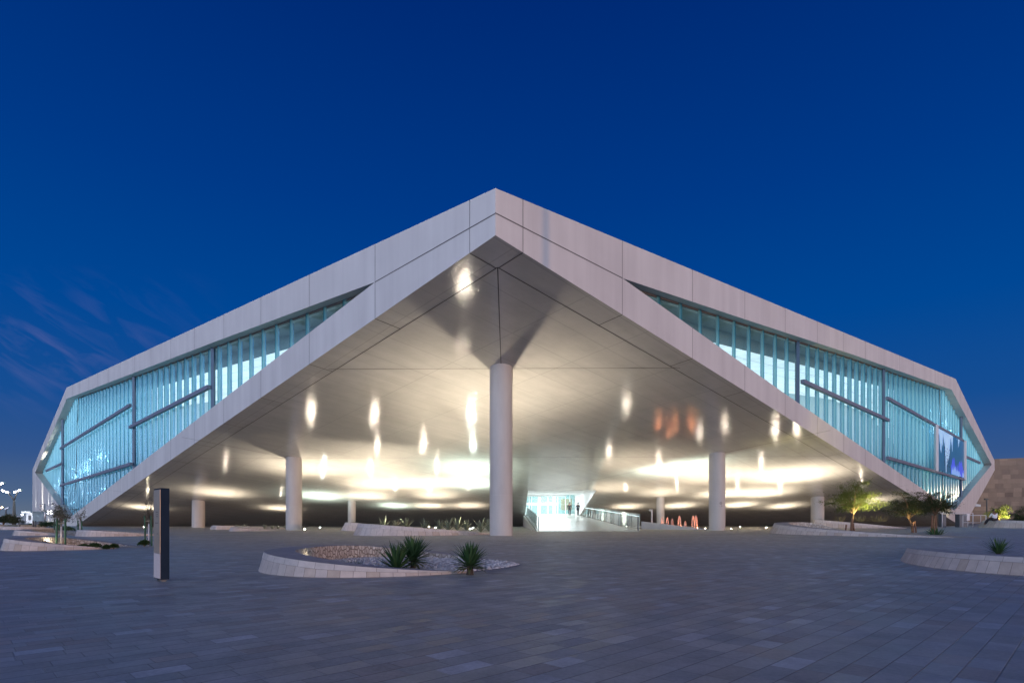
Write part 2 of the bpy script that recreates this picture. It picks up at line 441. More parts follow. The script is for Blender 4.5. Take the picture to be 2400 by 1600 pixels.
def mat_ceiling():
    """luminous reading-hall ceiling: lit white panels between blue-grey ribs"""
    m = mat('luminous_ceiling', (0.8, 0.8, 0.8), 0.6); t = NT(m.node_tree); p = t.n['Principled BSDF']
    geo = t.node('ShaderNodeNewGeometry')
    mp = t.node('ShaderNodeMapping'); mp.inputs['Rotation'].default_value = (0, 0, R(-45)); t.link(geo.outputs['Position'], mp.inputs[0])
    sep = t.node('ShaderNodeSeparateXYZ'); t.link(mp.outputs[0], sep.inputs[0])
    gu = t.math('FRACT', t.math('DIVIDE', sep.outputs[0], 3.1)); gv = t.math('FRACT', t.math('DIVIDE', sep.outputs[1], 3.1))
    ln = t.math('MAXIMUM', t.math('LESS_THAN', gu, 0.06), t.math('LESS_THAN', gv, 0.06))
    n = t.noise(mp.outputs[0], 0.12, 2.0)
    e = t.math('MULTIPLY', t.math('SUBTRACT', 1.0, t.math('MULTIPLY', ln, 0.6)), t.math('ADD', 0.5, t.math('MULTIPLY', n, 1.0)))
    p.inputs['Emission Color'].default_value = (0.90, 0.97, 1.0, 1)
    t.link(t.math('MULTIPLY', e, 1.0), p.inputs['Emission Strength'])
    return m


def mat_leaf(name, c1, c2, sub=0.3):
    m = mat(name, c1, 0.55, spec=0.3); t = NT(m.node_tree); p = t.n['Principled BSDF']
    gi = t.node('ShaderNodeNewGeometry')
    t.link(t.mix(gi.outputs['Random Per Island'], (*c1[:3], 1), (*c2[:3], 1)), p.inputs['Base Color'])
    tl = t.node('ShaderNodeBsdfTranslucent'); tl.inputs[0].default_value = (*c2[:3], 1)
    mx = t.node('ShaderNodeMixShader'); mx.inputs[0].default_value = sub
    t.link(p.outputs[0], mx.inputs[1]); t.link(tl.outputs[0], mx.inputs[2]); t.link(mx.outputs[0], t.n['Material Output'].inputs[0])
    return m


def mat_banner():
    """printed banner: pale and violet streaks hanging down over deep teal"""
    m = mat('printed_banner', (0.1, 0.3, 0.6), 0.4); t = NT(m.node_tree); p = t.n['Principled BSDF']
    tc = t.node('ShaderNodeTexCoord'); sep = t.node('ShaderNodeSeparateXYZ'); t.link(tc.outputs['UV'], sep.inputs[0])
    u, v, _ = sep.outputs
    def curtain(seed, freq, lo, amp):
        c = t.node('ShaderNodeCombineXYZ'); t.val(c.inputs[0], t.math('MULTIPLY', u, freq)); c.inputs[1].default_value = seed
        n = t.noise(c.outputs[0], 1.0, 4.0, 0.6)
        edge = t.math('ADD', lo, t.math('MULTIPLY', t.math('SUBTRACT', n, 0.5), amp))
        return edge
    base = t.mix(v, (0.015, 0.10, 0.20, 1), (0.02, 0.13, 0.27, 1))
    light = t.mix(t.noise(tc.outputs['UV'], 5.0, 3.0), (0.20, 0.45, 0.80, 1), (0.55, 0.78, 0.95, 1))
    e1 = curtain(1.7, 9.0, 0.55, 2.6)
    blob = t.math('SUBTRACT', 1.0, t.math('MULTIPLY', t.math('ABSOLUTE', t.math('SUBTRACT', u, 0.33)), 3.0), clamp=True)
    f1 = t.math('GREATER_THAN', t.math('ADD', v, t.math('MULTIPLY', blob, 0.9)), t.math('ADD', e1, 0.62))
    e2 = curtain(6.1, 13.0, 0.30, 1.6)
    f2 = t.math('MULTIPLY', t.math('LESS_THAN', v, t.math('SUBTRACT', e2, 0.0)), t.math('GREATER_THAN', u, 0.48))
    e3 = curtain(9.3, 11.0, 0.10, 1.2)
    f3 = t.math('MULTIPLY', t.math('LESS_THAN', v, e3), t.math('GREATER_THAN', u, 0.5))
    col = t.mix(f2, base, (0.06, 0.11, 0.75, 1)); col = t.mix(f1, col, light); col = t.mix(f3, col, (0.22, 0.42, 0.85, 1))
    t.link(col, p.inputs['Base Color'])
    t.link(col, p.inputs['Emission Color']); p.inputs['Emission Strength'].default_value = 0.42  # the printed colours are given an added glow of their own
    return m


M = {}
M['paving'] = mat_paving()
M['facing'] = mat_blocks('planter_facing', [(0.44, 0.38, 0.34), (0.50, 0.45, 0.41), (0.42, 0.38, 0.36), (0.53, 0.47, 0.43), (0.40, 0.34, 0.29)], 0.21, 0.30, 0.006)
M['coping'] = mat_blocks('planter_coping', [(0.50, 0.46, 0.43), (0.45, 0.42, 0.40), (0.52, 0.48, 0.45)], 0.34, 5.0, 0.006)
M['coping_top'] = mat_blocks('planter_coping_top', [(0.36, 0.35, 0.34), (0.39, 0.375, 0.36), (0.34, 0.335, 0.33)], 0.9, 5.0, 0.005, dark=0.2)
M['rubble'] = mat_rubble()
M['fascia'] = mat_fascia()
M['soffit'] = mat_soffit()
M['joint'] = mat('dark_joint', (0.10, 0.092, 0.085), 0.8)
M['fine_joint'] = mat('panel_gap', (0.12, 0.115, 0.115), 0.8)
M['glass'] = mat_glass_wall()
M['rail_glass'] = mat_clear_glass()
M['ceiling'] = mat_ceiling()
M['edge'] = mat('grey_green_soffit', (0.20, 0.25, 0.25), 0.4)
M['interior'] = varied('interior_plaster', (0.55, 0.66, 0.68), (0.66, 0.76, 0.78), 0.15, 0.6)
M['rail'] = mat('grey_aluminium', (0.16, 0.18, 0.24), 0.5)
M['post'] = mat('dark_blue_aluminium', (0.03, 0.09, 0.16), 0.4)
M['lightrail'] = mat('pale_aluminium', (0.5, 0.52, 0.54), 0.45)
M['concrete'] = varied('column_concrete', (0.40, 0.385, 0.365), (0.47, 0.455, 0.43), 1.6, 0.6, 0.15, 9.0, stretch=(1, 1, 0.25))
M['roof'] = mat('roof_membrane', (0.4, 0.4, 0.4), 0.8)
M['ramp'] = varied('polished_ramp', (0.50, 0.49, 0.46), (0.58, 0.56, 0.53), 0.6, 0.22, 0.03, 3.0)
M['white_wall'] = mat('white_paint', (0.8, 0.8, 0.8), 0.5)
M['metal'] = mat('brushed_steel', (0.45, 0.46, 0.47), 0.35, 1.0)
M['steel_dark'] = mat('dark_steel', (0.05, 0.055, 0.06), 0.45)
M['gravel'] = mat_leaf('gravel', (0.30, 0.305, 0.315), (0.68, 0.69, 0.70), 0.0)
M['gravel_bed'] = varied('gravel_bed', (0.24, 0.245, 0.255), (0.50, 0.51, 0.52), 18.0, 0.9, 1.0, 30.0)
M['sand_bed'] = varied('sandy_bed', (0.42, 0.38, 0.31), (0.54, 0.49, 0.41), 6.0, 0.9, 0.6, 24.0)
M['yucca'] = mat_leaf('yucca_leaf', (0.022, 0.068, 0.022), (0.07, 0.135, 0.05), 0.12)
M['yucca_old'] = mat_leaf('yucca_old_leaf', (0.10, 0.12, 0.05), (0.20, 0.19, 0.08), 0.1)
M['agave'] = mat_leaf('agave_leaf', (0.13, 0.16, 0.11), (0.24, 0.27, 0.19), 0.1)
M['pale_agave'] = mat_leaf('pale_agave_leaf', (0.24, 0.25, 0.18), (0.36, 0.37, 0.28), 0.1)
M['straw'] = mat_leaf('straw_grass', (0.20, 0.18, 0.08), (0.34, 0.31, 0.16), 0.2)
M['leaf_lit'] = mat_leaf('acacia_leaf_lit', (0.055, 0.085, 0.015), (0.13, 0.16, 0.035), 0.35)  # lit tone of the acacia leaf, lamplight put into the colour
M['leaf_shaded'] = mat_leaf('acacia_leaf_shaded', (0.030, 0.045, 0.016), (0.065, 0.082, 0.03), 0.25)  # shaded tone of the same leaf, shade put into the colour
M['leaf_far'] = mat_leaf('street_tree_leaf', (0.02, 0.035, 0.015), (0.05, 0.065, 0.025), 0.2)
M['leaf_grey'] = mat_leaf('sapling_leaf', (0.06, 0.07, 0.05), (0.11, 0.12, 0.08), 0.2)
M['shrub'] = mat_leaf('shrub_leaf', (0.015, 0.045, 0.012), (0.045, 0.09, 0.03), 0.15)
M['bark'] = varied('bark', (0.13, 0.075, 0.04), (0.22, 0.14, 0.08), 9.0, 0.9, 0.6, 40.0)
M['yucca_trunk'] = varied('yucca_trunk', (0.035, 0.026, 0.02), (0.07, 0.055, 0.04), 20.0, 0.9, 0.8, 60.0)
M['bark_grey'] = varied('grey_bark', (0.14, 0.125, 0.11), (0.22, 0.20, 0.17), 9.0, 0.9, 0.5, 40.0)
M['whitewash'] = varied('whitewashed_bark', (0.45, 0.44, 0.46), (0.6, 0.59, 0.6), 9.0, 0.9)
M['green_stake'] = varied('green_painted_wood', (0.005, 0.055, 0.025), (0.008, 0.085, 0.038), 6.0, 0.55)
M['brown_stake'] = varied('brown_wood', (0.12, 0.06, 0.035), (0.20, 0.11, 0.065), 8.0, 0.8)
M['tie'] = mat('webbing_tie', (0.25, 0.22, 0.17), 0.9)
M['sandstone'] = mat_blocks('sandstone_blocks', [(0.150, 0.104, 0.074), (0.225, 0.158, 0.112), (0.172, 0.122, 0.088), (0.265, 0.188, 0.13), (0.192, 0.137, 0.10), (0.29, 0.205, 0.142), (0.21, 0.152, 0.11)], 1.9, 1.25, 0.012, dark=0.0, scale_noise=0.5)
M['kiosk_dark'] = varied('navy_powder_coat', (0.013, 0.024, 0.042), (0.018, 0.031, 0.052), 6.0, 0.7, spec=0.06)
M['kiosk_face'] = varied('bronze_panel', (0.30, 0.25, 0.19), (0.36, 0.30, 0.235), 3.0, 0.3, metal=0.15, spec=0.3)
M['kiosk_base'] = varied('pale_perforated_panel', (0.47, 0.42, 0.41), (0.55, 0.49, 0.48), 30.0, 0.6)
M['ink'] = mat('dark_ink', (0.04, 0.045, 0.05), 0.6)
M['lens_warm'] = mat('lit_lens_warm', (0.9, 0.9, 0.9), 0.3, emit=(1.0, 0.86, 0.66), es=620.0)
M['lens_dim'] = mat('fill_uplight_lens', (0.9, 0.9, 0.9), 0.3, emit=(1.0, 0.9, 0.75), es=70.0)  # lens of the fill uplights added to brighten the soffit
M['lens_planter'] = mat('lit_lens_planter', (0.9, 0.9, 0.9), 0.3, emit=(1.0, 0.84, 0.6), es=14.0)
M['lens_cool'] = mat('lit_lens_cool', (0.9, 0.9, 0.9), 0.3, emit=(0.84, 1.0, 0.92), es=760.0)
M['lens_white'] = mat('lit_lens_white', (0.9, 0.9, 0.9), 0.3, emit=(0.95, 0.95, 1.0), es=30.0)
M['lens_orange'] = mat('lit_lens_orange', (0.9, 0.9, 0.9), 0.3, emit=(1.0, 0.62, 0.25), es=40.0)
M['lens_peach'] = mat('lit_lens_peach', (0.9, 0.9, 0.9), 0.3, emit=(1.0, 0.34, 0.14), es=420.0)
M['glow_rail'] = mat('glowing_handrail', (0.7, 0.75, 0.75), 0.4, emit=(0.8, 1.0, 1.0), es=1.1)  # glow added to the handrail to brighten its top edge
M['glint'] = mat('glowing_glint', (0.9, 0.9, 0.9), 0.3, emit=(0.93, 0.84, 1.0), es=45.0)  # glow of the added dots that stand for reflected street lamps
M['banner'] = mat_banner()
M['skin'] = mat('skin', (0.16, 0.09, 0.06), 0.6)
M['hair'] = mat('black_hair', (0.01, 0.009, 0.009), 0.6)
M['shirt_white'] = mat('white_shirt', (0.72, 0.72, 0.74), 0.8)
M['cloth_dark'] = mat('dark_cloth', (0.02, 0.02, 0.024), 0.8)
M['cloth_navy'] = mat('navy_cloth', (0.03, 0.045, 0.07), 0.8)
M['water'] = mat('lit_water', (0.75, 0.5, 0.42), 0.25)
M['asphalt'] = varied('asphalt', (0.05, 0.05, 0.055), (0.07, 0.07, 0.075), 3.0, 0.8)
M['white_rail'] = mat('white_painted_steel', (0.6, 0.6, 0.62), 0.4)
M['grey_box'] = mat('grey_steel_box', (0.10, 0.12, 0.14), 0.5)

_m = M['water']; _t = NT(_m.node_tree); _x = _t.node('ShaderNodeMixShader'); _x.inputs[0].default_value = 0.5
_t.link(_t.node('ShaderNodeBsdfTransparent').outputs[0], _x.inputs[1]); _t.link(_t.n['Principled BSDF'].outputs[0], _x.inputs[2]); _t.link(_x.outputs[0], _t.n['Material Output'].inputs[0])

# ------------------------------------------------------------------ setting: plaza
g = MB(); g.quad((-700, -120, 0), (700, -120, 0), (700, 1500, 0), (-700, 1500, 0))
tag(g.build('plaza', M['paving']), kind='structure')

# ------------------------------------------------------------------ the library
YC = 22.5
CX = -0.0287 * YC
DL, DR = (-0.983, 1.0), (1.018, 1.0)
LEN = 1.42


def fac(side, t, z, inn=0.0):
    d, n = (DL, DR) if side == 'L' else (DR, DL)
    return Vector((CX + d[0] * t + n[0] * inn / LEN, YC + d[1] * t + n[1] * inn / LEN, z))


def fpx(side, px, py):
    """photo pixel -> (t, z) on the facade plane"""
    d = DL if side == 'L' else DR
    r = (px - HX) / F
    t = (r * YC - CX) / (d[0] - r)
    return (t, EYE - (py - HY) / F * (YC + t))


def soff(X, Y):
    return EYE + 11.07 - 0.1646 * (Y - YC) + 0.0035 * (X - CX)


def depth(t):
    return 0.55 + 0.75 * max(0, t) / 110.0


lib = thing('library', (0, 60, 0), 'white angular library raised at its corner on round columns, with glowing aqua corrugated glass walls', 'library')
ZTOP = fpx('L', 1161, 441)[1]


def zbot(side, t):
    p = fac(side, t, 0); return soff(p.x, p.y)


def tground(side):
    lo, hi = 0.0, 120.0
    for _ in range(40):
        m = (lo + hi) / 2
        if zbot(side, m) > -0.25:
            lo = m
        else:
            hi = m
    return lo


FAC = {}
for side in 'LR':
    if side == 'L':
        knee = fpx('L', 156, 908); tip = fpx('L', 76, 1100); tg = tground('L')
        outer = [(0, ZTOP), knee, tip, (tip[0], -0.25), (tg, -0.25), (0, zbot('L', 0))]
        hole = [fpx('L', *q) for q in ((879, 661), (500, 802), (156.5, 934), (82, 1107), (160, 1215), (254, 1143), (527, 932))]
    else:
        knee = fpx('R', 2240, 887.5); tip = fpx('R', 2331, 1079); tip2 = fpx('R', 2331.5, 1101); tg = tground('R')
        e = fpx('R', 2247, 1225); e = (max(e[0], tg + 0.5), -0.25)
        outer = [(0, ZTOP), knee, tip, tip2, e, (tg, -0.25), (0, zbot('R', 0))]
        hole = [fpx('R', *q) for q in ((1459, 652), (1742, 746.7), (2000, 831), (2230.5, 913), (2324.5, 1088.5), (2236.5, 1196), (2140, 1130), (1838, 921))]
    FAC[side] = dict(knee=knee, tip=tip, tg=tg, outer=outer, hole=hole)


def cross(poly, t):
    """z values where a (t,z) polygon meets the vertical at t"""
    zs = []
    for i in range(len(poly)):
        a, b = poly[i], poly[(i + 1) % len(poly)]
        if (a[0] - t) * (b[0] - t) < 0:
            zs.append(a[1] + (b[1] - a[1]) * (t - a[0]) / (b[0] - a[0]))
    return sorted(zs)


for side in 'LR':
    f = FAC[side]; out, hole = f['outer'], f['hole']
    mb = MB()
    polys = [[Vector((a, b, 0)) for a, b in out], [Vector((a, b, 0)) for a, b in hole]]
    allp = polys[0] + polys[1]
    tris = tessellate_polygon(polys)
    mb.add([fac(side, p.x, p.y) for p in allp], [tuple(t_) for t_ in tris])
    for i in range(len(hole)):                                  # reveal round the opening
        a, b = hole[i], hole[(i + 1) % len(hole)]
        mb.quad(fac(side, *a), fac(side, *b), fac(side, b[0], b[1], depth(b[0]) + 0.5), fac(side, a[0], a[1], depth(a[0]) + 0.5))
    for i in range(2, len(out) - 3 if side == 'L' else len(out) - 2):   # returns at the far tip
        a, b = out[i], out[i + 1]
        mb.quad(fac(side, *a), fac(side, *b), fac(side, b[0], b[1], 6), fac(side, a[0], a[1], 6))
    # joints between the cast panels
    jb = MB(); t0, dt = (0.0486 * YC, 0.2295 * YC) if side == 'L' else (0.0475 * YC, 0.2172 * YC)
    W = 0.022; E_ = 0.006
    tD, zD = hole[0]
    i = 0
    while t0 + dt * i < f['tip'][0] - 2:
        tj = t0 + dt * i; zo = cross(out, tj); zh = cross(hole, tj)
        spans = [(zh[1], zo[-1]), (zo[0], zh[0])] if len(zh) == 2 else [(zo[0], zo[-1])]
        for a, b in spans:
            if b - a > 0.1 and b > 0.3:
                w = W * (1 + tj / 60)
                jb.quad(fac(side, tj - w / 2, a, -E_), fac(side, tj + w / 2, a, -E_), fac(side, tj + w / 2, b, -E_), fac(side, tj - w / 2, b, -E_))
        i += 1
    zc = fpx(side, 1162, 500)[1]
    jb.quad(fac(side, -0.006, zc - 0.025, -E_), fac(side, tD, zD - 0.025, -E_), fac(side, tD, zD + 0.025, -E_), fac(side, -0.006, zc + 0.025, -E_))
    nf0 = len(mb.f); mb.add(jb.v, jb.f)
    fr = mb.build('facade_frame', M['fascia'], lib); fr.data.materials.append(M['fine_joint'])
    for p_ in fr.data.polygons[nf0:]:
        p_.material_index = 1

# roof and luminous ceiling
A = fac('L', 0, ZTOP); KL = fac('L', *FAC['L']['knee']); KR = fac('R', *FAC['R']['knee'])
TL = fac('L', *FAC['L']['tip']); TR = fac('R', *FAC['R']['tip']); BK = Vector((3, 255, 26))
rb = MB(); rb.add([A, KL, KR, TL, TR, BK], [(0, 1, 2), (1, 5, 2), (1, 3, 5), (2, 5, 4)])
rb.build('roof', M['roof'], lib)
cb = MB()


def inn_pt(side, t, z, inn):
    return fac(side, t, z, inn)


dz = Vector((0, 0, -1.2))
A2 = A + Vector((0, 3.4, -0.9)); KL2 = fac('L', FAC['L']['knee'][0], FAC['L']['knee'][1] - 1.6, 1.6); KR2 = fac('R', FAC['R']['knee'][0], FAC['R']['knee'][1] - 1.6, 1.6)
TL2 = fac('L', FAC['L']['tip'][0] - 1, FAC['L']['tip'][1], 2.2); TR2 = fac('R', FAC['R']['tip'][0] - 1, FAC['R']['tip'][1], 2.2)
cb.add([A2, KL2, KR2, TL2, TR2, BK + dz * 2], [(0, 2, 1), (1, 2, 5), (1, 5, 3), (2, 4, 5)])
cb.build('ceiling', M['ceiling'], lib)
for side in 'LR':
    hole = FAC[side]['hole']; q = MB(); kt = FAC[side]['knee'][0]; t_a = hole[0][0] + 1.0; N_ = 16
    for i in range(N_):
        ta, tb = t_a + (kt - 3 - t_a) * i / N_, t_a + (kt - 3 - t_a) * (i + 1) / N_
        za, zb = cross(hole, ta)[-1], cross(hole, tb)[-1]
        wa, wb = 2.4 + 1.2 * i / N_, 2.4 + 1.2 * (i + 1) / N_
        q.quad(fac(side, ta, za + .1, .5), fac(side, tb, zb + .1, .5), fac(side, tb, zb + .1, wb), fac(side, ta, za + .1, wa))
        q.quad(fac(side, ta, za + .1, wa), fac(side, tb, zb + .1, wb), fac(side, tb, zb - .9, wb), fac(side, ta, za - .9, wa))
    q.build('ceiling_edge', M['edge'], lib)
# interior walls behind the glass
for side in 'LR':
    ib = MB(); ts = [24, 40, 60, 75, 108]; kt, kz = FAC[side]['knee']; tt_, tz = FAC[side]['tip']
    topz = lambda t: (ZTOP + (kz - ZTOP) * t / kt if t < kt else kz + (tz - kz) * (t - kt) / (tt_ - kt)) - 2.0
    for ta, tb in zip(ts[:-1], ts[1:]):
        pa, pb_ = fac(side, ta, 0, 14), fac(side, tb, 0, 14)
        za, zb = max(soff(pa.x, pa.y) + 0.5, 0.3), max(soff(pb_.x, pb_.y) + 0.5, 0.3)
        ib.quad(fac(side, ta, za, 14), fac(side, tb, zb, 14), fac(side, tb, max(zb + .2, topz(tb)), 14), fac(side, ta, max(za + .1, topz(ta)), 14))
    ib.quad(fac(side, 76, 0.35, 1.5), fac(side, 108, 0.2, 1.5), fac(side, 108, 0.3, 14), fac(side, 76, 0.35, 14))
    ib.build('interior_wall', M['interior'], lib)
for side in 'LR':                                       # tiered floors seen through the glass
    for zf, ta, tb in ((9.0, 38, 104), (4.6, 56, 110)):
        fl = MB(); a, b = fac(side, ta, zf, 3.2), fac(side, tb, zf, 3.2); c, d = fac(side, tb, zf, 13.9), fac(side, ta, zf, 13.9)
        lo = Vector((0, 0, -0.5))
        fl.add([a, b, c, d, a + lo, b + lo, c + lo, d + lo], [(0, 1, 2, 3), (7, 6, 5, 4), (0, 4, 5, 1), (1, 5, 6, 2), (2, 6, 7, 3), (3, 7, 4, 0)])
        fl.build('interior_floor', M['interior'], lib)

# corrugated glazing with rails and posts
random.seed(4)
z1 = zoomed(0, 860, 1742 / 600); z4 = zoomed(1800, 860, 1742 / 600); z6 = zoomed(1500, 600, 3.92)
RAILS = {'L': [(z1(395, 553), z1(862, 257)), (z1(860, 408), z1(1390, 130)), (z1(395, 805), z1(868, 657)), (z1(300, 705), z1(402, 657))],
         'R': [(z4(265, 92), z4(843, 360)), (z4(835, 208), z4(1347, 502)), (z4(835, 615), z4(1349, 765)), (z4(1355, 605), z4(1457, 651))]}
POSTS = {'L': [298, 478, 136], 'R': [1890, 2086.5, 2264]}
for side in 'LR':
    hole = FAC[side]['hole']; mb = MB(); t_lo = hole[0][0] + 0.05; t_hi = max(p[0] for p in hole) - 0.05
    PITCH = 1.66; SUB = 12
    n = int((t_hi - t_lo) / PITCH * SUB); prev = None
    for i in range(n + 1):
        t = t_lo + (t_hi - t_lo) * i / n
        zs = cross(hole, t)
        if len(zs) < 2:
            prev = None; continue
        ph = 2 * math.pi * (t - t_lo) / PITCH
        off = depth(t) + 0.72 * (0.5 + 0.5 * math.sin(ph)) - 0.1
        k = len(mb.v); mb.v += [fac(side, t, zs[0] - 0.05, off), fac(side, t, zs[1] + 0.05, off)]
        if prev is not None:
            mb.f.append((prev, k, k + 1, prev + 1))
        prev = k
    gz = mb.build('glazing', M['glass'], lib, smooth=True)
    d = 0.35
    for a, b in RAILS[side]:
        ta, za = fpx(side, *a); tb, zb = fpx(side, *b)
        q = MB(); q.bar(fac(side, ta, za, d), fac(side, tb, zb, d), 0.3, 0.27 + 0.0013 * (ta + tb) / 2); q.build('glazing_rail', M['rail'], gz)
    for px in POSTS[side]:
        t, _ = fpx(side, px, 1000); zs = cross(hole, t)
        q = MB(); q.bar(fac(side, t, zs[0], d + 0.35), fac(side, t, zs[1], d + 0.35), 0.24 + 0.001 * t, 0.24 + 0.001 * t, up=(0, 1, 0)); q.build('glazing_post', M['post'], gz)
    # clear glass strip edge under the upper band
    q = MB(); steps = 24; ht = sorted(set([h[0] for h in hole]))
    tk = FAC[side]['hole'][2 if side == 'L' else 3][0]
    for i in range(steps):
        ta = t_lo + 1 + (tk - t_lo - 1) * i / steps; tb = t_lo + 1 + (tk - t_lo - 1) * (i + 1) / steps
        za, zb = cross(hole, ta)[-1], cross(hole, tb)[-1]
        q.bar(fac(side, ta, za - 0.05, depth(ta) + 0.0), fac(side, tb, zb - 0.05, depth(tb) + 0.0), 0.08, 0.10)
    q.build('glazing_head', M['joint'], gz)
    # glowing dots added behind the glass to imitate street-lamp reflections
    pb = MB()
    for i in range(110 if side == 'L' else 60):
        if side == 'L':
            t = random.uniform(58, 105); zc_ = 9.6 - (t - 58) * 0.055 + random.gauss(0, 0.9) if i < 60 else random.uniform(2.0, 6.0)
        else:
            t = random.uniform(60, 98); zc_ = random.uniform(1.5, 5.0) if i < 35 else random.uniform(14.0, 19.0)
        zs = cross(hole, t)
        if len(zs) == 2 and zs[0] + 0.4 < zc_ < zs[1] - 0.6:
            pb.lathe([(0.03, -0.12), (0.10, -0.06), (0.10, 0.06), (0.03, 0.12)], 6, fac(side, t, zc_, random.uniform(1.4, 2.4)))
    tag(pb.build('glint_dots', M['glint'], lib), kind='stuff')

# soffit: one great tilted plane from the raised corner to the ground, with the entrance cut out of it
EX0, EX1, EY0, EY1 = 1.9, 9.95, 68.3, 86.5


def sp(X, Y, dz_=0.0):
    return Vector((X, Y, soff(X, Y) + dz_))


def edge_x(side, Y):
    t = Y - YC; return CX + (DL if side == 'L' else DR)[0] * t


YG = YC + max(FAC['L']['tg'], FAC['R']['tg']) + 1.5
sb = MB()


def strip(Ya, Yb, xs):
    """row of quads between two depths; xs is a list of (x at Ya, x at Yb)"""
    for (a0, a1), (b0, b1) in zip(xs[:-1], xs[1:]):
        sb.quad(sp(a0, Ya), sp(a1, Yb), sp(b1, Yb), sp(b0, Ya))


sb.add([sp(CX, YC), sp(edge_x('L', EY0), EY0), sp(EX0, EY0), sp(EX1, EY0), sp(edge_x('R', EY0), EY0)], [(0, 1, 2, 3, 4)])
sb.quad(sp(edge_x('L', EY0), EY0), sp(edge_x('L', EY1), EY1), sp(EX0, EY1), sp(EX0, EY0))
sb.quad(sp(EX1, EY0), sp(EX1, EY1), sp(edge_x('R', EY1), EY1), sp(edge_x('R', EY0), EY0))
sb.quad(sp(edge_x('L', EY1), EY1), sp(edge_x('L', YG), YG), sp(edge_x('R', YG), YG), sp(edge_x('R', EY1), EY1))
so = sb.build('soffit', M['soffit'], lib, recalc=True)
# second soffit plane rising to the far left and right corners behind the ground line
s2 = MB()
for side in 'LR':
    tip = FAC[side]['tip']
    a = fac(side, FAC[side]['tg'], -0.3, 0.02); b = fac(side, tip[0], tip[1] - 1.2, 0.02); c = fac(side, FAC[side]['tg'] + 8, -0.3, 40)
    if side == 'R':
        s2.add([a, b, c], [(0, 1, 2)])
if s2.f:
    s2.build('rear_soffit', M['fascia'], lib)

# joints of the soffit
jb = MB(); JW = 0.038; JD = -0.012


def sline(X0, Y0, X1, Y1, w=JW):
    d = Vector((X1 - X0, Y1 - Y0, 0)); nrm = Vector((-d.y, d.x, 0)).normalized() * w / 2
    jb.quad(sp(X0 - nrm.x, Y0 - nrm.y, JD), sp(X0 + nrm.x, Y0 + nrm.y, JD), sp(X1 + nrm.x, Y1 + nrm.y, JD), sp(X1 - nrm.x, Y1 - nrm.y, JD))


OFF = 1.46
lstart = fac('L', 0, 0, OFF); rstart = fac('R', 0, 0, OFF)
apex = Vector((CX, YC, 0)) + (Vector((DL[0] + DR[0], 2.0, 0)) * OFF / LEN)
for side in 'LR':
    d = DL if side == 'L' else DR
    T = FAC[side]['tg'] - 2
    sline(apex.x, apex.y, apex.x + d[0] * T, apex.y + T, 0.05)
    oth = DR if side == 'L' else DL
    t0, dt = (0.0486 * YC, 0.2295 * YC) if side == 'L' else (0.0475 * YC, 0.2172 * YC)
    sline(CX, YC, apex.x, apex.y, 0.03) if False else None
    for i in range(14):
        tj = t0 + dt * i
        if tj < T:
            sline(CX + d[0] * tj, YC + tj, CX + d[0] * tj + oth[0] * OFF / LEN, YC + tj + OFF / LEN, 0.05)
COLS = [(1174.6, 34.6, 0.685), (689, 54.2, 0.72), (1680.6, 53.2, 0.72), (465, 74.0, 0.75), (1916, 73.0, 0.76), (824.5, 74.3, 0.48), (1548, 73.0, 0.48)]
cxy = [((p - HX) / F * Y, Y) for p, Y, _ in COLS]
sline(apex.x, apex.y, cxy[0][0], cxy[0][1], 0.045)
for Yt, reach in ((34.6, 0), (54.0, 0)):
    sline(edge_x('L', Yt - 1) + 0.6, Yt, edge_x('R', Yt - 1) - 0.6, Yt, 0.045)
for (x, y) in (cxy[1], cxy[3], cxy[5]):                     # seams running from the columns to the edges
    L_ = 6.6 if x == cxy[1][0] else 7.0
    sline(x, y, x - 1.018 * L_, y - L_, 0.055); sline(x, y, x + 1.018 * 18, y + 18, 0.04)
for (x, y) in (cxy[2], cxy[4], cxy[6]):
    L_ = 6.8
    sline(x, y, x + 0.983 * L_, y - L_, 0.055); sline(x, y, x - 0.983 * 14, y + 14, 0.04)
for k in (12, 24, 36):
    sline(-2 - k * 0.2, 36 + k * 0.15, -2 - k * 0.2 + 1.018 * -9, 36 + k * .15 - 9 + 18, 0.02) if False else None
jb.build('soffit_joint', M['joint'], so)

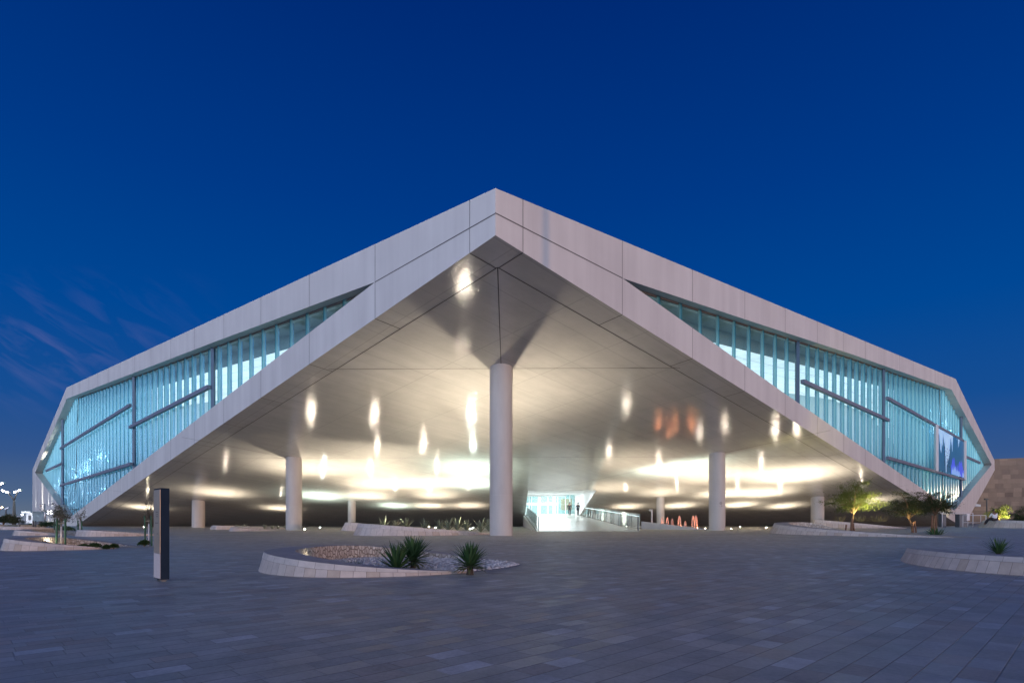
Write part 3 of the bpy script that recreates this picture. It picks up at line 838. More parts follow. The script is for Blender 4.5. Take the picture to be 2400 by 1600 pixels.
# columns
for (x, y), (px, Y, r) in zip(cxy, COLS):
    top = soff(x, y) + 0.25
    q = MB(); seg = 48
    q.lathe([(r, -0.05), (r, 1.55 if r > 0.5 else 0.6)], seg, (x, y, 0)) if False else None
    zj = min(top * 0.32, 2.4)
    q.lathe([(r, -0.05), (r, zj - 0.012), (r - 0.012, zj - 0.006), (r - 0.012, zj + 0.006), (r, zj + 0.012), (r, top - 0.30), (r + 0.0, top)], seg, (x, y, 0))
    co = q.build('column', M['concrete'], lib, smooth='auto')
    if px == 1680.6:                                    # small round pictogram with an arrow below
        dirv = Vector((-x, -y, 0)).normalized(); ang0 = math.atan2(dirv.y, dirv.x) + R(27)
        w = MB()

        def cyl_pt(s_, z):
            a = ang0 + s_ / r; return Vector((x + (r + 0.006) * math.cos(a), y + (r + 0.006) * math.sin(a), z))
        zc = EYE + (HY - 1179) / F * Y
        for k in range(20):
            a, b = 2 * math.pi * k / 20, 2 * math.pi * (k + 1) / 20
            w.quad(cyl_pt(0.12 * math.cos(a), zc + .12 * math.sin(a)), cyl_pt(0.12 * math.cos(b), zc + .12 * math.sin(b)), cyl_pt(0.095 * math.cos(b), zc + .095 * math.sin(b)), cyl_pt(0.095 * math.cos(a), zc + .095 * math.sin(a)))
        w.quad(cyl_pt(-0.05, zc - .045), cyl_pt(0.05, zc - .045), cyl_pt(0.05, zc - .02), cyl_pt(-0.05, zc - .02))
        w.quad(cyl_pt(-0.05, zc + .015), cyl_pt(0.05, zc + .015), cyl_pt(0.05, zc + .04), cyl_pt(-0.05, zc + .04))
        za = zc - 0.26
        w.quad(cyl_pt(-0.12, za - .012), cyl_pt(0.12, za - .012), cyl_pt(0.12, za + .012), cyl_pt(-0.12, za + .012))
        for sg in (-1, 1):
            w.quad(cyl_pt(0.12, za - .012), cyl_pt(0.12, za + .012), cyl_pt(0.03, za + sg * 0.09 + .014), cyl_pt(0.03, za + sg * 0.09 - .014))
        w.build('wayfinding_mark', M['ink'], co)

# entrance hall inside the opening
CZ0, CZ1, FZ = soff(5, EY0) + 0.02, 5.0, 1.72
YB = 93.0
eh = MB()
eh.quad((EX0, EY0, CZ0), (EX1, EY0, CZ0), (EX1 + 0.15, YB, CZ1), (EX0, YB, CZ1))
YS = 84.6
for X_, X1_ in ((EX0, EX0), (EX1, EX1 + 0.15)):
    eh.add([(X_, EY0, CZ0), (X_, YS, soff(X_, YS)), (X1_, YB, 1.9), (X1_, YB, CZ1)], [(0, 1, 2, 3)])
hall = eh.build('entrance_lining', M['white_wall'], lib)
dw = MB()
dw.quad((EX0, YB + 7, 1.5), (EX1 + 6, YB + 7, 1.5), (EX1 + 6, YB + 7, 7), (EX0, YB + 7, 7))
dw.build('lobby_wall', varied('lobby_shelves', (0.14, 0.24, 0.26), (0.62, 0.74, 0.72), 2.2, 0.5, stretch=(1.2, 1, 1.6)), lib)
wd = MB(); wd.box((9.2, YB + 5, 3.6), (1.9, 0.3, 1.9)); wd.build('timber_panel', mat('timber_panel', (0.42, 0.23, 0.09), 0.5), lib)
db = MB(); x = EX0
for k, (xa, w_) in enumerate(((2.05, .14), (2.75, .16), (3.15, .10), (4.35, .5), (5.75, .2), (6.8, .5), (7.35, .12), (8.6, .10), (9.3, .12))):
    db.box((xa, YB, (FZ + CZ1) / 2), (w_, 0.18, CZ1 - FZ))
db.box(((EX0 + EX1) / 2 - 0.6, YB + 0.02, CZ1 - 0.12), (EX1 - EX0 - 1.2, 0.2, 0.25))
db.box((4.6, YB + 0.03, 3.55), (5.2, 0.14, 0.42))
db.build('door_frame', M['white_wall'], lib)
gl = MB(); gl.quad((EX0 + .1, YB + .06, FZ), (EX1, YB + .06, FZ), (EX1, YB + .06, CZ1), (EX0 + .1, YB + .06, CZ1))
gl.build('door_glass', mat_clear_glass('door_glass', (0.55, 0.85, 0.88, 1), 0.2), lib)
for (ya, pw) in ((73, 330), (83, 480), (90, 450), (97, 700)):
    l = lamp('AREA', 'hall_light', (6.2, ya, min(CZ1, CZ0 + (CZ1 - CZ0) * (ya - EY0) / (YB - EY0)) - 0.06 if ya < YB else 6.2), pw, (0.86, 0.98, 1.0), shape='RECTANGLE', size=5.5, size_y=2.0)

# entrance ramp with glass balustrades
RY0, RY1 = 48.8, 93.0
rl0, rr0 = (1258 - HX) / F * RY0, (1502 - HX) / F * RY0
rl1, rr1 = 1.95, EX1 - 0.02
RS = 0.0452


def rz(Y):
    return max(0.0, RS * (Y - RY0))


ramp = thing('entrance_ramp', (6, RY0, 0), 'pale polished ramp rising between glass balustrades to the lit entrance', 'ramp')
q = MB(); e0, e1 = 0.0, RS * (RY1 - RY0)
q.add([(rl0, RY0, 0.012), (rr0, RY0, 0.012), (rr1, RY1, e1), (rl1, RY1, e1), (rl0, RY0, -0.1), (rr0, RY0, -0.1), (rr1, RY1, -0.1), (rl1, RY1, -0.1)],
      [(0, 1, 2, 3), (4, 5, 1, 0), (5, 6, 2, 1), (7, 4, 0, 3)])
q.build('ramp_slab', M['ramp'], ramp)
for side, (xa, xb, ye) in (('l', (rl0, rl1, 84.0)), ('r', (rr0, rr1, 85.5))):
    q = MB(); pb = MB(); n = 9; hh = 1.43
    X = lambda Y: xa + (xb - xa) * (Y - RY0) / (RY1 - RY0)
    ys = [RY0 + 0.15 + (ye - RY0 - 0.15) * k / n for k in range(n + 1)]
    for a, b in zip(ys[:-1], ys[1:]):
        q.quad((X(a + .08), a + .08, rz(a) + .05), (X(b - .08), b - .08, rz(b) + .05), (X(b - .08), b - .08, rz(b) + hh), (X(a + .08), a + .08, rz(a) + hh))
    gl = q.build('balustrade_glass', M['rail_glass'], ramp)
    ins = 0.16 if side == 'l' else -0.16
    for a in ys[:-1] + [ys[0] + 0.35]:
        pb = MB(); pb.box((X(a) + ins, a, rz(a) + 0.62), (0.045, 0.06, 1.22)); pb.build('baluster', M['steel_dark'], gl)
    h = MB(); h.bar((X(ys[0]) + ins, ys[0], rz(ys[0]) + 1.24), (X(ye) + ins, ye, rz(ye) + 1.24), 0.06, 0.05); h.build('handrail', M['glow_rail'], gl)
q = MB(); q.add([(rl0 - .25, RY0, 0), (rl0 - .05, RY0, 0.0), (rl1 - .1, 84, rz(84)), (rl1 - .35, 84, rz(84)), (rl0 - .25, RY0, -.1), (rl1 - .35, 84, -.1)], [(0, 1, 2, 3), (4, 0, 3, 5)])
q.build('ramp_kerb', M['concrete'], ramp)

# fountain basin wall and jets right of the ramp
z3 = zoomed(1100, 1000, 3.36)
a = at(1503, 1221, 59); b = at(1664, 1235, 55)
bw = MB(); d = Vector((0.12, 0.35, 0))
bw.add([(a.x, a.y, -.05), (b.x, b.y, -.05), (b.x, b.y, 0.05), (a.x, a.y, a.z), (a.x + d.x, a.y + d.y, -.05), (b.x + d.x, b.y + d.y, -.05), (b.x + d.x, b.y + d.y, 0.05), (a.x + d.x, a.y + d.y, a.z)],
       [(0, 1, 2, 3), (3, 2, 6, 7), (5, 4, 7, 6), (4, 0, 3, 7), (1, 5, 6, 2)])
tag(bw.build('basin_wall', M['concrete']), 'low grey wedge-shaped wall of the fountain basin beside the ramp', 'low wall')
bw = MB(); bw.lathe([(4.6, 0.004), (4.6, 0.06), (4.4, 0.06), (4.4, 0.03)], 40, (18.2, 63.6, 0))
tag(bw.build('fountain_basin', mat('basin_water', (0.05, 0.05, 0.05), 0.1)), 'shallow round fountain basin behind the low grey wall', 'basin')
FB = bpy.data.objects['fountain_basin']
JETS = [(1520, 708), (1560, 712), (1598, 722), (1655, 700), (1700, 742), (1762, 698), (1785, 698)]
for i, (jx, jy) in enumerate(JETS):
    px, py = z3(jx, jy); Y = 60.2 + (i % 3) * 0.7; p = at(px, py, Y); base = Vector((p.x, Y, 0.05)); h = p.z
    w = 0.26 if h > 1.2 else 0.18
    q = MB()
    for s_ in (-1, 1):
        q.tube([base + Vector((s_ * w * 0.55 * (1 - u), 0, (h - 0.05) * math.sqrt(max(0.0, u)) if False else (h - 0.05) * (1 - (1 - u) ** 2))) for u in [k / 8 for k in range(9)]],
               [0.085 - 0.05 * k / 8 for k in range(9)], 8)
    tag(q.build('fountain_jet', M['water'], smooth=True), 'peach lit fountain jet near the ramp, %s from the left of seven' % ORD[i], 'fountain jet', 'fountain jets beside the ramp')
    if i in (0, 2, 3, 6):
        q = MB(); q.lathe([(.05, 0.0), (.045, .05), (.02, .07)], 10, base + Vector((0.0, -0.45 + .5 * (i == 2), 0.03))); q.build('lamp', M['lens_peach'], FB)
    if i in (1, 3, 5, 6):
        lamp('SPOT', 'fountain_light', (p.x + 0.1, Y - 0.9, 0.15), 120, (1.0, 0.34, 0.17), spot_size=R(120), spot_blend=0.9, shadow_soft_size=0.1).rotation_euler = (R(172), 0, 0)

b = at(1528, 1222, 67); T_ = at(1528, 1193, 67); q = MB(); q.tube([(b.x, 67, 0), (T_.x, 67, T_.z)], .09, 10); q.lathe([(.05, -.12), (.13, 0), (.05, .12)], 10, T_ + Vector((-.22, 0, -.1)))
tag(q.build('camera_pole', M['lightrail'], smooth='auto'), 'short pale camera pole behind the basin wall, beside the thin right column', 'camera pole')

# in-ground uplights washing the soffit, the weaker late ones added as fill:  photo pixel of the light pool, tone, strength
POOLS = [(895, 1030, 'w', 0.62), (850, 1072, 'w', 0.55), (1080, 1072, 'c', 0.8), (1085, 1108, 'c', 0.95), (968, 1108, 'w', .9), (860, 1110, 'w', 0.9), (735, 1138, 'c', 1.1),
         (560, 1105, 'w', 0.7), (505, 1130, 'w', .7), (905, 1160, 'c', 1.35), (985, 1160, 'w', 1.0), (1075, 1160, 'w', 0.9), (640, 1166, 'w', 0.9), (330, 1164, 'w', 1.1),
         (1000, 1135, 'w', .8), (845, 1137, 'w', .8), (1550, 1070, 'c', 1.25), (1440, 1162, 'w', 1.0), (1560, 1160, 'w', 0.9), (1660, 1132, 'w', 0.9), (1700, 1158, 'w', 1.0),
         (1760, 1130, 'w', 0.9), (1990, 1150, 'w', .9), (1800, 1161, 'w', .9), (1060, 985, 'w', 0.3), (1158, 876, 'w', 0.38), (1060, 905, 'w', 0.2), (1330, 1070, 'w', 0.46), (1405, 1118, 'w', 0.44), (1450, 1058, 'w', 0.3), (1620, 1095, 'w', 0.3), (1520, 1128, 'w', 0.5), (1680, 1085, 'w', 0.32), (1800, 1090, 'w', 0.6), (1850, 1088, 'w', .6), (700, 1070, 'w', 0.6)]
POOLS = sorted(POOLS)
for i, (px, py, tone, k) in enumerate(POOLS):
    ox, oy = px * 2400 / 2352, py * 2400 / 2352
    r = (ox - HX) / F
    Y = (11.07 + 0.1646 * YC - 0.0035 * CX) / ((HY - oy) / F + 0.1646 - 0.0035 * r); X = r * Y
    h = soff(X, Y); k *= 1.22 if h < 6.6 else 1.0
    warm = tone == 'w'
    fit = thing('ground_uplight', (X, Y, 0), 'round uplight set in the paving under the soffit, %s of the uplights from the left' % ORD[i], 'uplight', 'uplights in the paving')
    q = MB(); q.lathe([(0.17, 0.0), (0.17, 0.03), (0.125, 0.045), (0.12, 0.036)], 20, (X, Y, 0)); q.build('trim_ring', M['metal'], fit)
    q = MB(); q.lathe([(0.058, 0.036), (0.048, 0.055), (0.02, 0.062)], 16, (X, Y, 0)); q.build('lens', M['lens_dim' if k < 0.45 else ('lens_warm' if warm else 'lens_cool')], fit)
    colr = (1.0, 0.87, 0.69) if warm else (0.80, 1.0, 0.90)
    l = lamp('SPOT', 'uplight_lamp', (X, Y, 0.09), (80 if h < 8 else 60) * k * h * h * (1.0 if warm else 1.1), colr, spot_size=R(98 if warm else 84), spot_blend=1.0, shadow_soft_size=0.06)
    l.rotation_euler = (R(180), 0, 0)
    l = lamp('SPOT', 'uplight_spill', (X, Y, 0.09), (105 if abs(X) > 17 and h < 6.6 else 72) * k * h * h, colr, spot_size=R(144), spot_blend=1.0, shadow_soft_size=0.1)
    l.rotation_euler = (R(180), 0, 0)

# ------------------------------------------------------------------ raised planters
def outline(head, tail, wf, wb, n=72):
    """closed teardrop in plan: rounded head, pointed tail, wf / wb half-widths towards / away from the viewer"""
    head, tail = Vector(head), Vector(tail); ax = tail - head; L = ax.length; ax.normalize(); nrm = Vector((-ax.y, ax.x, 0))
    if nrm.y < 0:
        nrm = -nrm
    pts = []
    for k in range(n):
        a = 2 * math.pi * k / n; s = 0.5 - 0.5 * math.cos(a)
        w = 2.05 * math.sqrt(max(0, s)) * max(0, 1 - s) ** 0.72 * 0.975
        side = wb if a < math.pi else -wf
        pts.append((head + ax * (L * s) + nrm * (w * side), s))
    return pts


def planter(name, head, tail, wf, wb, hmax, send, label, bed='sand_bed', rim=0.32, batter=0.10, inner=True, group=None, crescent=0.0):
    pts = outline(head, tail, wf, wb); n = len(pts)
    cx = sum((p for p, _ in pts), Vector()) / n
    root = thing(name, (cx.x, cx.y, 0), label, 'planter', group)
    nr = []
    for k in range(n):
        d = pts[(k + 1) % n][0] - pts[k - 1][0]
        v = Vector((d.y, -d.x, 0)).normalized()
        if v.dot(cx - pts[k][0]) < 0:
            v = -v
        nr.append(v)
    hs = []
    for i, (p, s) in enumerate(pts):
        back = i < n // 2
        if crescent and back:
            u = min(1, s / crescent); h = hmax * (1 - u ** 1.5)
        elif back:
            u = min(1, s / min(1, send * 1.18)); h = hmax * (1 - u ** 2.3) * (1 - 0.12 * u)
        else:
            u = min(1, s / send); h = hmax * (1 - u) ** (0.9 if crescent else 1.1)
        hs.append(max(0.0, h))
    order = [k for k in range(-n // 2 + 1, n // 2) if hs[k % n] > 0.004]
    if not order:
        return root
    al = 0.0; fa, co_, top_, ru = MB(), MB(), MB(), MB(); ufa, uco, uto, uru = [], [], [], []
    first = True; last = None
    sc = hmax / 0.35
    for k in order:
        i = k % n; p, s = pts[i]; h = hs[i]; v = nr[i]
        if last is not None:
            al += (p - last).length
        last = p.copy()
        q = batter * h / hmax; tk = rim * min(1, 0.35 + h / hmax); ch = min(0.30 * hmax, h * 0.45)
        a = p; b = p + v * q * (1 - ch / max(h, .01)) + Vector((0, 0, h - ch)); c = p + v * (q + 0.006 - 0.012) + Vector((0, 0, h)); b2 = b - v * 0.008
        d = p + v * (q + tk) + Vector((0, 0, h)); e = p + v * (q + tk + 0.05) + Vector((0, 0, 0.0))
        fa.v += [a, b]; ufa += [(al / sc, 0.0), (al / sc, max(0.02, h - ch) / sc)]
        co_.v += [b2, c]; uco += [(al / sc, 0), (al / sc, ch)]
        top_.v += [c, d]; uto += [(al / sc, 0), (al / sc, tk)]
        ru.v += [d, e]; uru += [(al / sc, h / sc), (al / sc, 0)]
        if not first:
            for m_ in (fa, co_, top_, ru):
                j = len(m_.v); m_.f.append((j - 4, j - 2, j - 1, j - 3))
        first = False
    f_ = fa.build('facing', M['facing'], root, True, ufa); co_.build('coping_edge', M['coping'], root, True, uco)
    top_.build('coping', M['coping_top'], root, True, uto); ru.build('inner_wall', M['rubble'], root, True, uru)
    bd = MB(); bd.v = [p + nr[i] * 0.03 + Vector((0, 0, 0.006)) for i, (p, s) in enumerate(pts)] + [cx + Vector((0, 0, 0.03))]
    bd.f = [(i, (i + 1) % n, n) for i in range(n)]
    bd.build('planting_bed', M[bed], root, True)
    root['_h'] = 0; del root['_h']
    return root


# near centre planter
planter('planter', gnd(612, 1332), gnd(1228, 1322), 2.45, 3.6, 0.345, 0.80, 'near stone planter with white gravel and three yuccas, rim high at its left end', 'gravel_bed', rim=0.52)
planter('planter', gnd(831, 1254), gnd(1180, 1250), 3.2, 4.6, 0.70, 0.90, 'long stone planter left of the front column holding a row of agaves', crescent=0.17, rim=0.7, batter=0.3)
planter('planter', gnd(801, 1243.6), gnd(1120, 1241), 2.0, 6.0, 0.74, 0.75, 'stone planter whose raised end peeps out behind the agave planter', crescent=0.17, rim=1.0, batter=0.4)
planter('planter', gnd(502.6, 1240.5), gnd(720, 1238), 1.0, 5.5, 0.40, 0.9, 'low stone planter left of the left column with small spiky plants', rim=0.9, batter=0.2)
planter('planter', gnd(538, 1244.2), gnd(680, 1242.5), 0.7, 2.6, 0.31, 0.8, 'smallest stone kerb in front of the low planter by the left column', rim=0.6, batter=0.2)
planter('planter', gnd(0, 1289), gnd(352, 1281), 1.3, 2.8, 0.36, 0.80, 'stone planter nearest the totem on the left with dark round shrubs', rim=0.45)
planter('planter', gnd(29, 1254.4), gnd(235, 1252), 1.6, 5.5, 0.34, 0.85, 'left planter behind the nearest left one, with a staked sapling', rim=0.7)
planter('planter', gnd(195.5, 1257), gnd(436, 1252), 1.6, 4.0, 0.36, 0.75, 'left planter beside the totem with a lamp glowing on its rubble wall', rim=0.6)
planter('planter', gnd(40, 1241), gnd(150, 1239), 1.4, 5.0, 0.32, 0.9, 'farthest left planter, mostly hidden, near the white wall', rim=0.7)
planter('planter', Vector((8.0, 11.0, 0)), Vector((20.5, 9.4, 0)), 4.0, 5.6, 0.30, 1.7, 'near right stone planter running out of the picture with one agave', 'gravel_bed', crescent=0.26, rim=0.5, batter=0.15)
planter('planter', gnd(1846.5, 1247.5), gnd(2300, 1260.5), 4.6, 4.2, 0.78, 0.97, 'long stone planter on the right below the lit acacia', crescent=0.17, rim=0.9, batter=0.34)
planter('planter', (at(1905, 1233, 69).x, 69, 0), (at(2130, 1233, 67).x, 67, 0), 1.0, 5.0, 1.02, 0.98, 'pale stone planter under the right end of the soffit with straw grasses', crescent=0.17, rim=0.8, batter=0.2)
planter('planter', gnd(2313, 1236.5), gnd(2760, 1237.6), 5.0, 9.0, 0.95, 0.98, 'right stone planter on which the man in white sits', crescent=0.17, rim=1.4, batter=0.55)

# slot drains in the paving
for i, (pa, pb_, lab) in enumerate((((1130, 1279), (1800, 1247.5), 'dark slot drain crossing the plaza right of the front column'), ((380, 1253), (730, 1256.5), 'dark slot drain crossing the plaza before the left column'))):
    a, b = gnd(*pa), gnd(*pb_); d = (b - a).normalized(); nn = Vector((-d.y, d.x, 0)) * 0.035; q = MB(); L_ = (b - a).length; u = 0.0; random.seed(i)
    while u < L_:
        w_ = random.uniform(.8, 2.4); e = min(L_, u + w_); zz = Vector((0, 0, .005))
        q.quad(a + d * u - nn + zz, a + d * e - nn + zz, a + d * e + nn + zz, a + d * u + nn + zz); u = e + random.choice((.02, .02, .3))
    tag(q.build('slot_drain', M['joint']), lab, 'drain', 'slot drains in the plaza')

# white gravel in the near planter
random.seed(11)


def inside(poly, x, y):
    c = False; j = len(poly) - 1
    for i in range(len(poly)):
        if (poly[i].y > y) != (poly[j].y > y) and x < (poly[j].x - poly[i].x) * (y - poly[i].y) / (poly[j].y - poly[i].y) + poly[i].x:
            c = not c
        j = i
    return c


def pebbles(name, head, tail, wf, wb, count, shrink, label, size=(0.022, 0.06)):
    poly = [p for p, _ in outline(head, tail, wf, wb)]; c = sum(poly, Vector()) / len(poly)
    poly = [c + (p - c) * shrink for p in poly]
    xs = [p.x for p in poly]; ys = [p.y for p in poly]; q = MB(); k = 0
    while k < count:
        x, y = random.uniform(min(xs), max(xs)), random.uniform(min(ys), max(ys))
        if not inside(poly, x, y):
            continue
        k += 1
        r = random.uniform(*size); a = random.uniform(0, 6.28); ca, sa = math.cos(a), math.sin(a); fx = random.uniform(0.8, 1.5); hz = r * random.uniform(0.45, 0.9)
        vs = []
        for j in range(6):
            b = j / 6 * 6.283 + random.uniform(-.25, .25); rr = r * random.uniform(.8, 1.1); vs.append((rr * math.cos(b) * fx, rr * math.sin(b), 0.012))
        top = [(v_[0] * 0.62, v_[1] * 0.62, hz + 0.012 + random.uniform(-.25, .25) * hz) for v_ in vs]
        vs = [(x + ca * v_[0] - sa * v_[1], y + sa * v_[0] + ca * v_[1], v_[2]) for v_ in vs + top]
        q.add(vs, [(j, (j + 1) % 6, 6 + (j + 1) % 6, 6 + j) for j in range(6)] + [tuple(range(6, 12))])
    return tag(q.build(name, M['gravel']), label, 'gravel', kind='stuff')


pebbles('gravel', gnd(612, 1332), gnd(1228, 1322), 2.45, 3.6, 8500, 0.955, 'white gravel filling the near planter', (0.016, 0.046))
pebbles('gravel', Vector((8.15, 11.2, 0)), Vector((20.5, 9.4, 0)), 4.0, 4.7, 4000, 0.86, 'white gravel in the near right planter')


def planter_lamp(p, label, aim, power=26, scale=1.0, col=(1.0, 0.86, 0.64)):
    """hooded lamp throwing its light back on the rubble wall"""
    root = thing('planter_lamp', p, label, 'planter lamp', 'hooded lamps in the planters')
    q = MB(); n = 12; r = 0.13 * scale
    aim = Vector(aim).normalized(); sd = Vector((-aim.y, aim.x, 0))
    vs = []
    for dd in (0, 0.05 * scale):
        for k in range(n + 1):
            a = math.pi * k / n; vs.append(Vector(p) - aim * dd + sd * (r * math.cos(a)) + Vector((0, 0, r * math.sin(a) + 0.02)))
    m_ = n + 1
    q.add(vs, [tuple(range(m_))[::-1], tuple(range(m_, 2 * m_))] + [(k, k + 1, m_ + k + 1, m_ + k) for k in range(n)])
    q.build('hood', M['steel_dark'], root)
    b = MB(); b.lathe([(0.055 * scale, -0.02), (0.055 * scale, 0.02)], 10, Vector(p) + aim * 0.05 * scale + Vector((0, 0, 0.09 * scale))); b.build('lens', M['lens_planter'], root)
    lamp('POINT', 'planter_light', Vector(p) + aim * 0.10 * scale + Vector((0, 0, 0.14 * scale)), power, col, shadow_soft_size=0.05)


planter_lamp(Vector((-4.02, 11.6, 0.02)), 'hooded lamp at the left end of the near gravel planter', (-0.6, 0.5, 0), 1.2)
planter_lamp(gnd(83, 1284) + Vector((0, 0.4, 0)), 'glowing hooded lamp in the planter nearest the totem on the left', (-0.2, 1, 0), 4, 1.6)
planter_lamp(gnd(73, 1249.5), 'glowing hooded lamp in the planter behind the nearest left one', (-.2, 1, 0), 10, 2.0)
planter_lamp(gnd(246, 1252.5), 'glowing hooded lamp in the planter beside the totem', (-.2, 1, 0), 10, 2.0)

# ------------------------------------------------------------------ plants
def blade(mb, base, az, lean, length, width, droop, seg=4, twist=0.0):
    """one tapering, folded leaf"""
    d = Vector((math.cos(az), math.sin(az), 0)); sd = Vector((-d.y, d.x, 0)); b0 = len(mb.v)
    pos = Vector(base); ang = lean
    for k in range(seg + 1):
        u = k / seg; w = width * (0.75 + 0.9 * u * (1 - u)) * (1 - u ** 2.2) + 0.001
        up = Vector((0, 0, 1)) * math.sin(max(ang, 0.1)) + d * -math.cos(ang) * 0
        nrm = (-d * math.sin(ang) + Vector((0, 0, math.cos(ang))))
        mb.v += [pos - sd * w + nrm * w * 0.35, pos.copy(), pos + sd * w + nrm * w * 0.35]
        pos = pos + (d * math.cos(ang) + Vector((0, 0, math.sin(ang)))) * (length / seg)
        ang -= droop / seg
    for k in range(seg):
        i = b0 + 3 * k
        mb.f += [(i, i + 1, i + 4, i + 3), (i + 1, i + 2, i + 5, i + 4)]


def rosette(name, loc, label, cat, n, length, width, matn, trunk=0.0, tr=0.05, lo=0.05, hi=1.45, droop=0.5, seed=0, group=None, spread=0.0, old=0):
    random.seed(seed)
    root = thing(name, loc, label, cat, group); loc = Vector(loc)
    mb = MB()
    for k in range(n):
        u = (k + 0.5) / n; lean = lo + (hi - lo) * u ** 0.85 + random.uniform(-.09, .09)
        h = trunk + (0.35 * trunk + 0.06 * length) * u
        L = length * random.uniform(.8, 1.08) * (0.85 + 0.2 * math.sin(u * 3.1))
        az = k * 2.39996 + random.uniform(-.2, .2)
        off = Vector((math.cos(az), math.sin(az), 0)) * (tr * 0.7 + random.uniform(0, spread))
        blade(mb, loc + off + Vector((0, 0, h)), az, lean, L, width * random.uniform(.8, 1.15), droop * random.uniform(.4, 1.3))
    mb.build('leaves', M[matn], root, False)
    if old:
        mb = MB()
        for k in range(old):
            az = random.uniform(0, 6.28)
            blade(mb, loc + Vector((math.cos(az) * tr, math.sin(az) * tr, trunk * random.uniform(.75, 1))), az, random.uniform(-.25, .25), length * random.uniform(.6, .95), width, 0.5)
        mb.build('old_leaves', M['yucca_old'], root, False)
    if trunk > 0:
        q = MB(); q.tube([loc + Vector((0, 0, -0.02)), loc + Vector((0.005, 0, trunk * .5)), loc + Vector((0, 0, trunk * 1.3))], [tr * 1.15, tr, tr * .9], 10)
        q.build('trunk', M['yucca_trunk'], root)
    return root


rosette('yucca', gnd(930, 1341), 'broad yucca in the white gravel, leftmost of the three', 'yucca', 70, 0.51, 0.027, 'yucca', 0.04, 0.04, 0.12, 1.5, 0.25, 1, 'yuccas in the near planter', old=10)
rosette('yucca', gnd(968, 1336), 'tall dense yucca in the white gravel, middle of the three', 'yucca', 105, 0.45, 0.025, 'yucca', 0.16, 0.05, -0.15, 1.5, 0.25, 2, 'yuccas in the near planter', old=14)
rosette('yucca', gnd(1101, 1346), 'yucca on a short bare trunk, rightmost of the three', 'yucca', 90, 0.40, 0.024, 'yucca', 0.13, 0.055, -0.1, 1.52, 0.25, 3, 'yuccas in the near planter', old=16)
rosette('grass_tuft', gnd(826, 1330), 'small dark tuft behind the left rim of the near planter', 'grass tuft', 40, 0.16, 0.007, 'yucca', 0, 0.12, 0.7, 1.5, 0.3, 5, spread=0.1)
rosette('agave', gnd(2340, 1303) + Vector((0, 0, 0.0)), 'spiky green agave in the near right planter', 'agave', 64, 0.42, 0.017, 'yucca', 0.06, 0.05, 0.15, 1.5, 0.2, 6, old=6)
rosette('agave', gnd(2193, 1252.5), 'low dark agave beside the brown stakes on the right', 'agave', 60, 0.52, 0.03, 'yucca', 0, 0.1, 0.1, 1.4, 0.2, 7, spread=0.3)
z2 = zoomed(600, 1000, 3.92)
ag = [(1175, 950), (1285, 945), (1385, 950), (1550, 960), (1690, 968), (1770, 975), (1850, 965), (1935, 965), (2065, 985), (2140, 975)]
for i, (x_, y_) in enumerate(ag):
    px, py = z2(x_, y_); p = gnd(px, 1219 + (py - 1219) * 1.0)
    rosette('agave', (p.x, p.y, 0.12), ('pale wide agave in the long planter by the front column, second from its left' if i == 1 else 'agave in the long planter by the front column, %s from the left' % ORD[i]), 'agave', 16, random.Random(i).uniform(.95, 1.3), 0.07,
            'pale_agave' if i == 1 else 'agave', 0, 0.06, 0.55, 1.5, 0.55, 20 + i, 'agaves in the long planter')
z9 = zoomed(480, 1200, 8.4)
for i, (x_, s_) in enumerate([(640, .9), (785, 1.0), (905, .6), (970, .5), (1035, .6), (1180, 1.0), (1325, .8), (1440, .7), (1590, .7)]):
    px, py = z9(x_, 325); p = gnd(px, 1239.5)
    rosette('succulent', (p.x, p.y, 0.02), 'small pale spiky plant beside the left column, %s from the left' % ORD[i], 'succulent', 18, 0.62 * s_, 0.05, 'pale_agave', 0, 0.05, 0.5, 1.5, 0.5, 50 + i, 'spiky plants by the left column')
for i, (px, n_) in enumerate(((1971, 24), (2020, 40), (2060, 55))):
    p = at(px, 1231.5, 70)
    rosette('straw_clump', (p.x, 70.2, 0.72), 'straw coloured spiky grass clump under the soffit, %s from the left' % ORD[i], 'grass clump', n_, 0.95, 0.035, 'straw', 0, 0.1, 0.5, 1.5, 0.4, 70 + i, 'straw clumps on the right', spread=0.5 + .2 * i)


def leafball(name, loc, label, cat, rx, ry, rz_, n, size, matn, seed, group=None, stems=True):
    random.seed(seed); root = thing(name, loc, label, cat, group); q = MB(); c = Vector(loc)
    lumps = [(Vector((random.uniform(-.35, .35) * rx, random.uniform(-.35, .35) * ry, random.uniform(.25, .6) * rz_)), random.uniform(.6, .85)) for _ in range(7)]
    for k in range(n):
        lc, s_ = random.choice(lumps)
        d = Vector((random.gauss(0, 1), random.gauss(0, 1), abs(random.gauss(0, 1)))).normalized() * random.uniform(0.55, 1.0) ** 0.5
        p = c + lc + Vector((d.x * rx * s_, d.y * ry * s_, d.z * rz_ * s_ * 0.9 - 0.0))
        if p.z < c.z + 0.01:
            p.z = c.z + random.uniform(.01, .1) * rz_
        leaf(q, p, size * random.uniform(.7, 1.3), d)
    q.build('foliage', M[matn], root)
    if stems:
        w = MB()
        for k in range(5):
            a = random.uniform(0, 6.28); w.tube([c, c + Vector((math.cos(a) * rx * .3, math.sin(a) * ry * .3, rz_ * .6))], [0.012, 0.005], 5)
        w.build('stems', M['bark'], root)
    return root


def leaf(q, p, s, d=None):
    a = Vector((random.gauss(0, 1), random.gauss(0, 1), random.gauss(0, .6))).normalized()
    if d is not None:
        a = (a + d * 0.9).normalized()
    b = a.orthogonal().normalized(); b = (b * math.cos(s * 999) + a.cross(b) * math.sin(s * 999)).normalized()
    q.add([p - b * s * .22, p + a * s * .55 - b * s * .16, p + a * s, p + a * s * .5 + b * s * .22], [(0, 1, 2, 3)])


